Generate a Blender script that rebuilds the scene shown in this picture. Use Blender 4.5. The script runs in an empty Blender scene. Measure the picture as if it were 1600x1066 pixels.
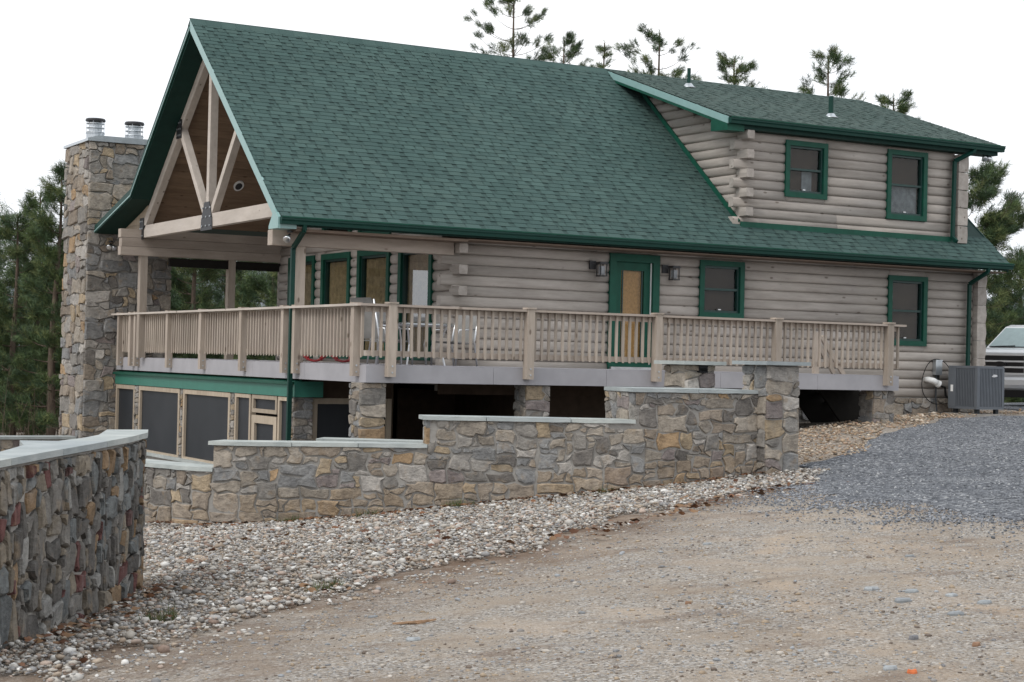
import bpy, math, random
import numpy as np
from mathutils import Vector, Matrix

# ------------------------------------------------------------------ camera, sky, sun, exposure
scene = bpy.context.scene
COL = scene.collection
YAW, PITCH, ROLL = (math.radians(a) for a in (29.522, 0.673, 1.328))
CAM = Vector((-11.983, -28.044, 0.099))
FWD = Vector((math.sin(YAW) * math.cos(PITCH), math.cos(YAW) * math.cos(PITCH), math.sin(PITCH)))
RT0 = Vector((math.cos(YAW), -math.sin(YAW), 0)); UP0 = RT0.cross(FWD)
RT = RT0 * math.cos(ROLL) + UP0 * math.sin(ROLL); UP = -RT0 * math.sin(ROLL) + UP0 * math.cos(ROLL)
cd = bpy.data.cameras.new('camera'); cam = bpy.data.objects.new('camera', cd); COL.objects.link(cam)
cam.matrix_world = Matrix(((RT.x, UP.x, -FWD.x, CAM.x), (RT.y, UP.y, -FWD.y, CAM.y), (RT.z, UP.z, -FWD.z, CAM.z), (0, 0, 0, 1)))
cd.sensor_width = 36; cd.lens = 36 * 2727.0 / 1600; cd.clip_end = 6000; cd.clip_start = 0.1
scene.camera = cam

SUN_AZ, SUN_EL = math.radians(-105), math.radians(48)      # azimuth from +Y, clockwise
world = bpy.data.worlds.new('World'); scene.world = world; world.use_nodes = True
wn, wl = world.node_tree.nodes, world.node_tree.links
bg = wn['Background']
sky = wn.new('ShaderNodeTexSky'); sky.sky_type = 'NISHITA'; sky.sun_disc = False
sky.sun_elevation = SUN_EL; sky.sun_rotation = SUN_AZ; sky.air_density = 1.0; sky.dust_density = 4.0; sky.ozone_density = 1.0
wtc = wn.new('ShaderNodeTexCoord'); wno = wn.new('ShaderNodeTexNoise'); wno.inputs['Scale'].default_value = 1.6; wno.inputs['Detail'].default_value = 5
wmp = wn.new('ShaderNodeMapping'); wmp.inputs['Scale'].default_value = (1, 1, 2.6)
wl.new(wtc.outputs['Generated'], wmp.inputs['Vector']); wl.new(wmp.outputs['Vector'], wno.inputs['Vector'])
wcr = wn.new('ShaderNodeValToRGB'); wcr.color_ramp.elements[0].position = .3; wcr.color_ramp.elements[1].position = .7
wcr.color_ramp.elements[0].color = (8.3, 9.1, 10.3, 1); wcr.color_ramp.elements[1].color = (12.4, 12.4, 12.4, 1)
wl.new(wno.outputs['Fac'], wcr.inputs['Fac'])
wmx = wn.new('ShaderNodeMix'); wmx.data_type = 'RGBA'; wmx.inputs['Factor'].default_value = 0.93     # cloud cover over the blue sky
wl.new(sky.outputs['Color'], wmx.inputs['A']); wl.new(wcr.outputs['Color'], wmx.inputs['B'])
wl.new(wmx.outputs['Result'], bg.inputs['Color']); bg.inputs['Strength'].default_value = 0.1
sd = bpy.data.lights.new('sun', 'SUN'); sd.energy = 1.3; sd.angle = math.radians(20); sd.color = (1, .97, .92)
sun = bpy.data.objects.new('sun', sd); COL.objects.link(sun)
sdir = Vector((math.sin(SUN_AZ) * math.cos(SUN_EL), math.cos(SUN_AZ) * math.cos(SUN_EL), math.sin(SUN_EL)))
sun.rotation_euler = sdir.to_track_quat('Z', 'Y').to_euler(); sun.location = (-20, -10, 30)
vs = scene.view_settings; vs.view_transform = 'Standard'; vs.look = 'None'; vs.exposure = 0.14; vs.gamma = 1.0; vs.use_curve_mapping = False
scene.cycles.max_bounces = 6; scene.cycles.diffuse_bounces = 3; scene.cycles.transparent_max_bounces = 8
scene.cycles.use_denoising = True

rnd = random.Random(7); nr = np.random.default_rng(7)

# ------------------------------------------------------------------ helpers
WORLD = {}
def link(name, data, parent=None, loc=(0, 0, 0), label=None, cat=None, group=None, kind=None):
    o = bpy.data.objects.new(name, data); COL.objects.link(o)
    o.location = loc; WORLD[o] = Matrix.Translation(loc)
    if parent is not None:
        o.parent = parent; o.matrix_parent_inverse = WORLD[parent].inverted()
    if label: o['label'] = label
    if cat: o['category'] = cat
    if group: o['group'] = group
    if kind: o['kind'] = kind
    return o
def thing(name, label, cat, loc=(0, 0, 0), group=None):
    return link(name, None, None, loc, label, cat, group)

class MB:
    def __init__(s): s.v = []; s.f = []; s.c = []
    def add(s, verts, faces, col=None):
        n = len(s.v); s.v += [tuple(p) for p in verts]; s.f += [tuple(i + n for i in f) for f in faces]
        s.c += [col or (1, 1, 1)] * len(verts)
        return s
    def box(s, a, b, col=None):
        (x0, y0, z0), (x1, y1, z1) = a, b
        return s.add([(x0,y0,z0),(x1,y0,z0),(x1,y1,z0),(x0,y1,z0),(x0,y0,z1),(x1,y0,z1),(x1,y1,z1),(x0,y1,z1)],
              [(0,3,2,1),(4,5,6,7),(0,1,5,4),(1,2,6,5),(2,3,7,6),(3,0,4,7)], col)
    def bar(s, p, q, w, h, up=(0, 0, 1), col=None, w2=None, h2=None):
        p, q = Vector(p), Vector(q); d = (q - p).normalized(); up = Vector(up)
        sx = d.cross(up)
        if sx.length < 1e-4: sx = d.cross(Vector((1, 0, 0)))
        sx.normalize(); sy = sx.cross(d)
        vs_ = []
        for c, ww, hh in ((p, w, h), (q, w2 or w, h2 or h)):
            for a, b in ((-1, -1), (1, -1), (1, 1), (-1, 1)): vs_.append(c + sx * a * ww / 2 + sy * b * hh / 2)
        return s.add(vs_, [(3,2,1,0),(4,5,6,7),(0,1,5,4),(1,2,6,5),(2,3,7,6),(3,0,4,7)], col)
    def tube(s, pts, r, n=8, col=None, caps=True):
        pts = [Vector(p) for p in pts]; rs = r if isinstance(r, (list, tuple)) else [r] * len(pts)
        vs_, fs = [], []; ref = Vector((0.3, 0.2, 1)).normalized()
        for i, p in enumerate(pts):
            d = (pts[min(i + 1, len(pts) - 1)] - pts[max(i - 1, 0)]).normalized()
            a = d.cross(ref)
            if a.length < .05: a = d.cross(Vector((1, 0, 0)))
            a.normalize(); b = d.cross(a)
            for k in range(n):
                t = 2 * math.pi * k / n; vs_.append(p + (a * math.cos(t) + b * math.sin(t)) * rs[i])
        for i in range(len(pts) - 1):
            for k in range(n):
                k2 = (k + 1) % n; fs.append((i*n+k, i*n+k2, (i+1)*n+k2, (i+1)*n+k))
        if caps: fs += [tuple(range(n))[::-1], tuple((len(pts)-1)*n + k for k in range(n))]
        return s.add(vs_, fs, col)
    def lathe(s, prof, c, n=16, col=None):
        vs_, fs = [], []
        for r, z in prof:
            for k in range(n):
                t = 2 * math.pi * k / n; vs_.append((c[0] + r * math.cos(t), c[1] + r * math.sin(t), c[2] + z))
        for i in range(len(prof) - 1):
            for k in range(n):
                k2 = (k + 1) % n; fs.append((i*n+k, i*n+k2, (i+1)*n+k2, (i+1)*n+k))
        fs += [tuple(range(n))[::-1], tuple((len(prof)-1)*n + k for k in range(n))]
        return s.add(vs_, fs, col)
    def prism(s, poly, axis, a, b, col=None):
        """poly: 2-D points in the plane normal to axis (x:(y,z) y:(x,z) z:(x,y)), extruded from a to b."""
        def P(p, t): return {'x': (t, p[0], p[1]), 'y': (p[0], t, p[1]), 'z': (p[0], p[1], t)}[axis]
        n = len(poly)
        return s.add([P(p, a) for p in poly] + [P(p, b) for p in poly],
                     [tuple(range(n))[::-1], tuple(range(n, 2*n))] + [(i, (i+1) % n, n+(i+1) % n, n+i) for i in range(n)], col)
    def mesh(s, name, mat, smooth=False, origin=(0, 0, 0), fix=True):
        me = bpy.data.meshes.new(name)
        o = origin
        me.from_pydata([(p[0]-o[0], p[1]-o[1], p[2]-o[2]) for p in s.v], [], s.f)
        ca = me.color_attributes.new('Col', 'FLOAT_COLOR', 'POINT')
        ca.data.foreach_set('color', np.array([(*c, 1) for c in s.c], 'f').ravel())
        if fix:
            import bmesh
            bm = bmesh.new(); bm.from_mesh(me); bmesh.ops.recalc_face_normals(bm, faces=bm.faces); bm.to_mesh(me); bm.free()
        if smooth: me.polygons.foreach_set('use_smooth', [True] * len(me.polygons))
        if mat: me.materials.append(mat)
        return me
    def build(s, name, mat, parent=None, smooth=False, center=True, **kw):
        a = np.array(s.v); o = tuple((a.min(0) + a.max(0)) / 2) if center and len(a) else (0, 0, 0)
        return link(name, s.mesh(name, mat, smooth, o), parent, o, **kw)

def arrays(name, V, Fc, mat, cols=None, smooth=False, parent=None, k=3, **kw):
    """fast mesh from numpy arrays with equal-sized faces"""
    me = bpy.data.meshes.new(name); nv, nf = len(V), len(Fc)
    me.vertices.add(nv); me.vertices.foreach_set('co', np.asarray(V, 'f').ravel())
    me.loops.add(nf * k); me.loops.foreach_set('vertex_index', np.asarray(Fc, 'i').ravel())
    me.polygons.add(nf); me.polygons.foreach_set('loop_start', np.arange(0, nf * k, k, dtype='i'))
    if smooth: me.polygons.foreach_set('use_smooth', np.ones(nf, bool))
    me.update(calc_edges=True)
    if cols is not None:
        ca = me.color_attributes.new('Col', 'FLOAT_COLOR', 'POINT')
        ca.data.foreach_set('color', np.concatenate([np.asarray(cols, 'f'), np.ones((nv, 1), 'f')], 1).ravel())
    if mat: me.materials.append(mat)
    return link(name, me, parent, (0, 0, 0), **kw)

# ------------------------------------------------------------------ materials
class NT:
    def __init__(s, name):
        s.m = bpy.data.materials.new(name); s.m.use_nodes = True; s.n = s.m.node_tree.nodes; s.l = s.m.node_tree.links
        s.b = s.n['Principled BSDF']
    def new(s, t, **kw):
        x = s.n.new(t)
        for k, v in kw.items(): setattr(x, k, v)
        return x
    def link(s, a, b): s.l.new(a, b)
    def pos(s, scale=(1, 1, 1), obj=False):
        m = s.new('ShaderNodeMapping'); m.inputs['Scale'].default_value = scale
        if obj: s.link(s.new('ShaderNodeTexCoord').outputs['Object'], m.inputs['Vector'])
        else: s.link(s.new('ShaderNodeNewGeometry').outputs['Position'], m.inputs['Vector'])
        return m.outputs['Vector']
    def noise(s, vec, scale, detail=4, rough=.55, out='Fac'):
        x = s.new('ShaderNodeTexNoise'); x.inputs['Scale'].default_value = scale; x.inputs['Detail'].default_value = detail; x.inputs['Roughness'].default_value = rough
        s.link(vec, x.inputs['Vector']); return x.outputs[out]
    def vor(s, vec, scale, feature='F1', out='Distance', rand=1):
        x = s.new('ShaderNodeTexVoronoi', feature=feature); x.inputs['Scale'].default_value = scale; x.inputs['Randomness'].default_value = rand
        s.link(vec, x.inputs['Vector']); return x.outputs[out]
    def ramp(s, fac, stops, const=False):
        x = s.new('ShaderNodeValToRGB'); r = x.color_ramp
        if const: r.interpolation = 'CONSTANT'
        while len(r.elements) < len(stops): r.elements.new(.5)
        for e, (p, c) in zip(r.elements, stops): e.position = p; e.color = (*c, 1) if not isinstance(c, (int, float)) else (c, c, c, 1)
        s.link(fac, x.inputs['Fac']); return x.outputs['Color']
    def mix(s, a, b, f, mode='MIX'):
        x = s.new('ShaderNodeMix', data_type='RGBA', blend_type=mode)
        for sock, v in (('Factor', f), ('A', a), ('B', b)):
            i = x.inputs[sock] if sock == 'Factor' else [q for q in x.inputs if q.name == sock and q.type == 'RGBA'][0]
            if hasattr(v, 'node'): s.link(v, i)
            else: i.default_value = v if sock == 'Factor' else (*v, 1)
        return [q for q in x.outputs if q.type == 'RGBA'][0]
    def bump(s, h, dist=.01, strength=1, prev=None):
        x = s.new('ShaderNodeBump'); x.inputs['Distance'].default_value = dist; x.inputs['Strength'].default_value = strength
        s.link(h, x.inputs['Height'])
        if prev is not None: s.link(prev, x.inputs['Normal'])
        s.link(x.outputs['Normal'], s.b.inputs['Normal']); return x.outputs['Normal']
    def col(s, c):
        if hasattr(c, 'node'): s.link(c, s.b.inputs['Base Color'])
        else: s.b.inputs['Base Color'].default_value = (*c, 1)
    def attr(s): return s.new('ShaderNodeVertexColor', layer_name='Col').outputs['Color']
    def rand(s): return s.new('ShaderNodeObjectInfo').outputs['Random']
    def done(s, rough=.8, spec=.3, metal=0):
        s.b.inputs['Roughness'].default_value = rough; s.b.inputs['Specular IOR Level'].default_value = spec; s.b.inputs['Metallic'].default_value = metal
        return s.m

def plain(name, col, rough=.6, spec=.4, metal=0, var=.12, scale=6):
    t = NT(name); v = t.pos()
    lo = tuple(c * (1 - var) for c in col); hi = tuple(min(1, c * (1 + var)) for c in col)
    t.col(t.ramp(t.noise(v, scale, 5), [(.3, lo), (.7, hi)])); t.bump(t.noise(v, 60, 3), .002, .3)
    return t.done(rough, spec, metal)

def wood(name, lo, hi, stretch, rough=.75, knots=True, var=.25):
    t = NT(name); v = t.pos(stretch)
    base = t.ramp(t.noise(v, 7, 7, .7), [(.30, lo), (.68, hi)])
    r = t.rand(); tint = t.ramp(r, [(0, 1 - var), (.5, 1.0), (1, 1 - var * .4)])
    base = t.mix(base, tint, 1, 'MULTIPLY')
    big = t.ramp(t.noise(t.pos((.5, .5, .5)), 1.3, 4), [(.3, (.80, .80, .82)), (.7, (1, 1, 1))])
    base = t.mix(base, big, .7, 'MULTIPLY')
    if knots:
        kd = t.vor(t.pos(tuple(.45 + .55 * (s > .5) for s in stretch)), 5.0)
        base = t.mix((lo[0]*.32, lo[1]*.28, lo[2]*.25), base, t.ramp(kd, [(.07, .25), (.13, 1.0)]))
    t.col(base); t.bump(t.noise(v, 14, 6, .7), .006, .6)
    return t.done(rough, .25)

GRN = (.008, .072, .046)
M = {}
M['log_x'] = wood('log stain x', (.355, .315, .275), (.55, .50, .447), (.12, 1, 1))
M['log_y'] = wood('log stain y', (.355, .315, .275), (.55, .50, .447), (1, .12, 1))
M['beam'] = wood('beam', (.50, .44, .38), (.66, .59, .52), (1, .15, .6))
M['beam_x'] = wood('beam x', (.38, .315, .26), (.54, .46, .39), (.15, 1, .8))
M['post'] = wood('deck wood', (.38, .315, .255), (.56, .48, .40), (1, 1, .15), knots=True)
M['ceiling'] = wood('ceiling boards', (.19, .125, .08), (.32, .22, .145), (.15, 1, 1))
M['green'] = plain('green trim', GRN, .5, .25, var=.15)
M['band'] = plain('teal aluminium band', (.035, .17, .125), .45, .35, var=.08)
M['gutter'] = plain('green gutter', (.005, .042, .031), .5, .25, var=.1)
M['fascia'] = plain('pale aluminium fascia', (.25, .40, .385), .35, .5, var=.06)  # paler blue-green than the gutter and trim colours
M['soffit'] = plain('soffit', (.007, .033, .026), .6, .2)
M['sash'] = plain('sash', (.008, .04, .034), .4, .5)
M['rim'] = plain('grey composite board', (.36, .35, .365), .55, .3, var=.08, scale=3)
M['cap'] = None
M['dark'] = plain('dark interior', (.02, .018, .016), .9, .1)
M['steel'] = plain('black steel plate', (.02, .02, .022), .45, .5)
M['alum'] = plain('aluminium', (.62, .63, .64), .3, .5, 1)
M['galv'] = plain('galvanised metal', (.55, .58, .60), .38, .5, .85)
M['curtain'] = plain('tan curtain', (.46, .33, .18), .9, .1, var=.3, scale=9)
M['shade'] = plain('woven shade', (.75, .40, .15), .8, .1, var=.2, scale=20)
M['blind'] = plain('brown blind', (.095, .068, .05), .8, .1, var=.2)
M['brown_soffit'] = plain('brown soffit board', (.17, .125, .095), .8, .2)
M['sheer'] = plain('sheer curtain', (.30, .31, .32), .9, .1, var=.3, scale=8)
M['tan_frame'] = wood('tan frame', (.42, .34, .25), (.56, .47, .36), (1, 1, .2), knots=False)
M['white'] = plain('white plastic', (.78, .78, .76), .4, .5, var=.04)
M['rubber'] = plain('black rubber', (.015, .015, .015), .7, .3)
def glass(name, tint, ior):
    t = NT(name); out = t.n['Material Output']
    tr = t.new('ShaderNodeBsdfTransparent'); tr.inputs['Color'].default_value = (*tint, 1)
    gl = t.new('ShaderNodeBsdfGlossy'); gl.inputs['Roughness'].default_value = .02
    fr = t.new('ShaderNodeFresnel'); fr.inputs['IOR'].default_value = ior
    ge = t.new('ShaderNodeNewGeometry'); sb = t.new('ShaderNodeMath', operation='SUBTRACT'); sb.inputs[0].default_value = 1; t.link(ge.outputs['Backfacing'], sb.inputs[1])
    ml = t.new('ShaderNodeMath', operation='MULTIPLY'); t.link(fr.outputs[0], ml.inputs[0]); t.link(sb.outputs[0], ml.inputs[1])      # the far side of a pane reflects nothing more
    mx = t.new('ShaderNodeMixShader'); t.link(ml.outputs[0], mx.inputs[0]); t.link(tr.outputs[0], mx.inputs[1]); t.link(gl.outputs[0], mx.inputs[2])
    t.link(mx.outputs[0], out.inputs['Surface']); return t.m
M['glass'] = glass('window glass', (.80, .82, .82), 1.42)
def screen_mat():
    t = NT('insect screen'); v = t.pos()
    t.col(t.ramp(t.noise(v, 1.2, 3), [(.3, (.016, .019, .023)), (.7, (.028, .031, .036))])); t.bump(t.vor(v, 300), .001, .4)
    return t.done(.5, .3)
M['screen'] = screen_mat()
M['reflective'] = glass('reflective window glass', (.75, .77, .77), 3.4)
def stone_mat(name, dust):
    t = NT(name); v = t.pos()
    c = t.attr()
    n1 = t.ramp(t.noise(v, 8, 7, .7), [(.25, (.50, .50, .51)), (.75, (1.42, 1.40, 1.36))])
    c = t.mix(c, n1, .9, 'MULTIPLY')
    c = t.mix(c, (.33, .235, .14), t.ramp(t.noise(v, 4.3, 6, .65), [(.56, 0.0), (.70, .5)]))
    c = t.mix(c, dust, t.ramp(t.noise(v, 3.1, 5, .6), [(.55, 0.0), (.8, .45)]))
    veins = t.ramp(t.noise(t.pos((1, 1, 3.5)), 11, 5, .7), [(.38, .55), (.52, 1.0)])
    c = t.mix(c, veins, .5, 'MULTIPLY')
    t.col(c)
    b1 = t.bump(t.noise(v, 8, 7, .68), .055, .85); t.bump(t.noise(v, 70, 4), .004, .5, b1)
    return t.done(.85, .25)
M['stone'] = stone_mat('wall stone', (.36, .345, .325))
def mortar_mat():
    t = NT('mortar'); v = t.pos()
    t.col(t.ramp(t.noise(v, 5, 6, .6), [(.3, (.255, .24, .22)), (.7, (.375, .355, .325))])); t.bump(t.noise(v, 35, 5), .01, .6)
    return t.done(.95, .15)
M['mortar'] = mortar_mat()
def slab_mat():
    t = NT('bluestone cap'); v = t.pos()
    c = t.ramp(t.noise(v, 3, 5), [(.3, (.31, .34, .34)), (.7, (.45, .475, .465))])
    c = t.mix(c, t.ramp(t.rand(), [(0, (.82, .84, .86)), (1, (1.05, 1.04, 1.0))]), 1, 'MULTIPLY')
    t.col(c); t.bump(t.noise(t.pos((1, 1, 4)), 12, 5), .012, .5); return t.done(.7, .3)
M['cap'] = slab_mat()
def shingle_mat():
    t = NT('asphalt shingle'); v = t.pos()
    c = t.mix(t.attr(), t.ramp(t.noise(v, 90, 2), [(.3, (.72, .72, .72)), (.7, (1.25, 1.25, 1.25))]), .8, 'MULTIPLY')
    c = t.mix(c, t.ramp(t.noise(v, .8, 4), [(.3, (.88, .9, .9)), (.7, (1.1, 1.06, 1.06))]), 1, 'MULTIPLY')
    t.col(c); t.bump(t.noise(v, 150, 2), .003, .5); return t.done(.9, .25)
M['shingle'] = shingle_mat()
def pebble_mat(name='river pebble'):
    t = NT(name); v = t.pos()
    c = t.mix(t.attr(), t.ramp(t.noise(v, 25, 4), [(.3, (.75, .74, .73)), (.7, (1.2, 1.2, 1.2))]), .8, 'MULTIPLY'); t.col(c)
    t.bump(t.noise(v, 60, 3), .004, .4); return t.done(.75, .3)
M['pebble'] = pebble_mat()
def dirt_mat():
    t = NT('gravelly dirt'); v = t.pos()
    a = t.ramp(t.noise(v, .55, 7, .62), [(.30, (.235, .19, .15)), (.44, (.33, .28, .23)), (.58, (.385, .335, .28)), (.74, (.47, .39, .315))])
    sp = t.vor(v, 58, out='Color'); sep = t.new('ShaderNodeSeparateColor'); t.link(sp, sep.inputs[0])
    grit = t.ramp(sep.outputs[0], [(0, (.12, .11, .10)), (.25, (.24, .23, .22)), (.5, (.36, .32, .27)), (.8, (.40, .40, .40)), (1, (.60, .59, .57))])
    mask = t.ramp(t.noise(v, 1.7, 5, .65), [(.36, .1), (.56, .85)])
    a = t.mix(a, grit, mask)
    fine = t.ramp(t.noise(v, 120, 3), [(.3, (.7, .68, .66)), (.7, (1.2, 1.2, 1.2))]); a = t.mix(a, fine, .8, 'MULTIPLY')
    brown = t.ramp(t.noise(t.pos((1, 2.2, 1)), .8, 5, .7), [(.54, 0.0), (.68, .6)]); a = t.mix(a, (.17, .122, .092), brown)
    sand = t.ramp(t.noise(t.pos((1.3, .7, 1)), .75, 4, .6), [(.58, 0.0), (.72, .55)]); a = t.mix(a, (.44, .365, .295), sand)
    zone = t.new('ShaderNodeSeparateColor'); t.link(t.attr(), zone.inputs[0])
    dn = t.new('ShaderNodeMath', operation='MULTIPLY'); t.link(zone.outputs[0], dn.inputs[0]); t.link(t.ramp(t.noise(v, 1.4, 6, .7), [(.36, .05), (.60, 1.0)]), dn.inputs[1]); a = t.mix(a, (.17, .122, .09), dn.outputs[0])
    rn = t.new('ShaderNodeMath', operation='MULTIPLY'); t.link(zone.outputs[1], rn.inputs[0]); t.link(t.ramp(t.noise(v, 1.9, 5, .6), [(.42, 0.0), (.62, .8)]), rn.inputs[1]); a = t.mix(a, (.43, .345, .265), rn.outputs[0])
    a = t.mix(a, (.96, .935, .90), 1, 'MULTIPLY')
    t.col(a)
    b = t.bump(t.noise(v, 2.2, 6, .6), .09, .7); b = t.bump(t.vor(v, 46), .016, .8, b); t.bump(t.noise(v, 90, 4), .006, .7, b)
    return t.done(.95, .15)
M['dirt'] = dirt_mat()
def drive_mat():
    t = NT('blue grey crushed stone'); v = t.pos()
    sp = t.vor(v, 26, out='Color'); sep = t.new('ShaderNodeSeparateColor'); t.link(sp, sep.inputs[0])
    a = t.ramp(sep.outputs[0], [(0, (.075, .08, .088)), (.4, (.14, .149, .163)), (.75, (.21, .222, .24)), (1, (.42, .43, .44))])
    a = t.mix(a, t.ramp(t.noise(v, .5, 6), [(.35, (.75, .75, .77)), (.65, (1.12, 1.1, 1.08))]), 1, 'MULTIPLY')
    t.col(a); b = t.bump(t.vor(v, 26), .04, 1); t.bump(t.noise(v, 1.2, 4), .08, .4, b); return t.done(.85, .25)
M['drive'] = drive_mat()
def leaf_mat(name):
    t = NT(name); t.col(t.attr()); m = t.done(.65, .25)
    return m
M['needle'] = leaf_mat('pine needles')
def bark_mat():
    t = NT('bark'); v = t.pos((1, 1, .3))
    t.col(t.ramp(t.noise(v, 12, 6, .7), [(.3, (.055, .042, .034)), (.7, (.17, .13, .10))])); t.bump(t.noise(v, 14, 5), .03, .8); return t.done(.95, .1)
M['bark'] = bark_mat()
M['paint'] = plain('silver white car paint', (.62, .63, .64), .22, .6, .25, var=.02)
M['chrome'] = plain('chrome', (.80, .81, .82), .2, .6, .35, var=.02)
M['blackgloss'] = plain('black plastic', (.012, .012, .014), .3, .5)
M['ac'] = plain('grey painted steel', (.125, .138, .155), .5, .4, .1, var=.06)
M['ac_dark'] = plain('dark coil', (.05, .055, .06), .7, .3)
M['red'] = plain('red painted metal', (.42, .025, .03), .45, .4)
M['sling'] = plain('grey mesh sling', (.24, .235, .225), .8, .2)
M['leaf'] = leaf_mat('dead leaf')

# ------------------------------------------------------------------ terrain
CTRL = np.array([
 (14,-.3,-.84),(10.5,-2.9,-.90),(16.5,-1,-.80),(18.8,2.8,-.70),(20,2,-.71),(28,10,-.9),(8,-5,-1.02),(4.4,-8.1,-1.42),(2.2,-7.8,-1.62),(.35,-7.1,-1.83),(-1.8,-6.35,-2.07),
 (-2.9,-5.9,-2.18),(-4.1,-5.0,-2.26),(-4.8,-3,-2.4),(-9.15,-16.2,-1.92),(-8.3,-14.6,-2.02),(-7.0,-12.5,-2.07),(-6.0,-9.5,-2.12),(-7.6,-20.3,-1.54),(-12,-28,-1.5),
 (-5.2,-21.5,-1.46),(1.0,-13.0,-1.36),(.9,-15.6,-1.34),(1.5,-10.8,-1.44),(-.7,-11.3,-1.6),(-3.1,-13.2,-1.69),(-5.5,-14.5,-1.82),(-7.5,-16,-1.89),(-9.3,-18.2,-1.80),
 (8,-15,-1.2),(15,-10,-1.05),(3,-24,-1.3),(20,-20,-1.1),(-12,-20,-2.0),(-14,-12,-2.7),(-10,-6,-2.8),(-7,0,-3.0),(-6,8,-3.2),(-4,16,-3.4),(6,18,-2.6),(14,12,-1.2),(-16,-28,-2),(-5,-34,-1.45),(-2,-9.5,-1.88),(-4.6,-8.2,-2.08)])
_ck = np.sqrt(((CTRL[:, None, :2] - CTRL[None, :, :2]) ** 2).sum(-1))
_A = np.zeros((len(CTRL) + 3,) * 2); _A[:len(CTRL), :len(CTRL)] = -_ck - .02 * np.eye(len(CTRL)); _A[:len(CTRL), -3] = 1; _A[:len(CTRL), -2:] = CTRL[:, :2]
_A[-3, :len(CTRL)] = 1; _A[-2:, :len(CTRL)] = CTRL[:, :2].T
_w = np.linalg.solve(_A, np.concatenate([CTRL[:, 2], np.zeros(3)]))
def tz(x, y):
    x = np.asarray(x, float); y = np.asarray(y, float); sh = np.broadcast(x, y).shape
    x = np.broadcast_to(x, sh).ravel(); y = np.broadcast_to(y, sh).ravel()
    cx_, cy_ = np.clip(x, -22, 32), np.clip(y, -36, 22)
    out = np.empty(len(x))
    for i in range(0, len(x), 20000):
        d = np.sqrt((cx_[i:i+20000, None] - CTRL[:, 0]) ** 2 + (cy_[i:i+20000, None] - CTRL[:, 1]) ** 2)
        out[i:i+20000] = -(d @ _w[:-3]) + _w[-3] + cx_[i:i+20000] * _w[-2] + cy_[i:i+20000] * _w[-1]
    far = np.maximum(0, np.hypot(x - cx_, y - cy_))
    out = np.clip(out, -4.2, -.7) - np.minimum(far * .01, .6)
    r = out.reshape(sh); return float(r) if r.shape == () else r
def inside(x, y, poly):
    x = np.asarray(x, float); y = np.asarray(y, float); r = np.zeros(x.shape, bool); n = len(poly)
    for i in range(n):
        (x0, y0), (x1, y1) = poly[i], poly[(i + 1) % n]
        if y0 == y1: continue
        c = ((y0 > y) != (y1 > y)) & (x < (x1 - x0) * (y - y0) / (y1 - y0) + x0); r ^= c
    return r
PATIO = [(-4.55,-2.4),(-4.15,-4.2),(-3.65,-5.35),(-2.4,-5.8),(-.95,-6.25),(.45,-6.75),(1.75,-7.1),(3.6,-6.9),(4.3,-5.5),(4.3,12),(-3,11.5),(-4.5,4)]
def grade(lo, hi, step, far):
    a = list(np.arange(lo, hi + 1e-6, step)); s = step; x = a[-1]
    while x < far: s *= 1.35; x += s; a.append(x)
    s = step; x = lo; pre = []
    while x > -far: s *= 1.35; x -= s; pre.append(x)
    return np.array(pre[::-1] + a)
gx, gy = grade(-14, 16, .13, 2500), grade(-29, 3, .13, 2500)
GX, GY = np.meshgrid(gx, gy, indexing='ij')
GZ = tz(GX, GY)
GZ[inside(GX, GY, PATIO)] = -2.75
def bumpy(x, y):
    return .012 * np.sin(x * 2.1 + 1.3 * np.sin(y * 1.7)) * np.sin(y * 2.6 + x) + .006 * np.sin(x * 7.3 + y * 3.1) * np.sin(y * 6.1 - x * 2.2)
near = (np.abs(GX) < 18) & (GY < 3) & (GY > -32)
GZ[near] += bumpy(GX[near], GY[near])
def gz(x, y): return tz(x, y) + bumpy(np.asarray(x, float), np.asarray(y, float))
# driveway of blue grey stone, ragged edge, 12 mm above the dirt
def edge_noise(t): return .22 * math.sin(t * 1.9) + .13 * math.sin(t * 4.7 + 1) + .07 * math.sin(t * 11.3 + 2)
dedge = [(4.6,-7.9),(4.15,-8.6),(3.3,-9.5),(2.3,-10.8),(1.35,-12.2),(1.0,-13.5),(1.1,-14.8),(1.0,-16),(1.6,-18),(2.6,-21)]
pts = []
for i in range(len(dedge) - 1):
    for k in range(8):
        t = k / 8; x = dedge[i][0] * (1-t) + dedge[i+1][0] * t; y = dedge[i][1] * (1-t) + dedge[i+1][1] * t
        w = min(1, i / 2); pts.append((x + w * edge_noise(x * 2 + y * 1.3), y + w * edge_noise(y * 2.1)))
LEFT = pts[::-1] + [(4.75,-7.3),(5.4,-7.15),(6.2,-6.7),(7.2,-6.0),(8.2,-5.25),(9.2,-4.6),(10,-4.05),(11.4,-3.2),(12.2,-2.4),(12.8,-1.95),(13.6,-1.75),(14.6,-1.5),(15.6,-1.45),(16.6,-1.0),(17.2,.2),(19,3.4),(22,8),(26,15)]
LEFT = sorted(LEFT, key=lambda p: p[1]); ly = np.array([p[1] for p in LEFT]); lx = np.array([p[0] for p in LEFT])
yy_ = np.unique(np.concatenate([np.arange(-21, 3, .12), np.arange(3, 15, .6), ly])); NXR = 70; V_, F_ = [], []
for y in yy_:
    x0_ = float(np.interp(y, ly, lx)) + .05 * math.sin(y*9) + .03 * math.sin(y*23)
    q = (np.arange(NXR) / (NXR-1)) ** 2.2; X = x0_ + q * (60 - x0_); Z = gz(X, np.full(NXR, y)) + .02; Z[0] -= .03
    V_ += list(zip(X, [y]*NXR, Z))
for i in range(len(yy_) - 1):
    for j in range(NXR - 1): a = i*NXR + j; F_.append((a, a+1, a+NXR+1, a+NXR))
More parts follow.
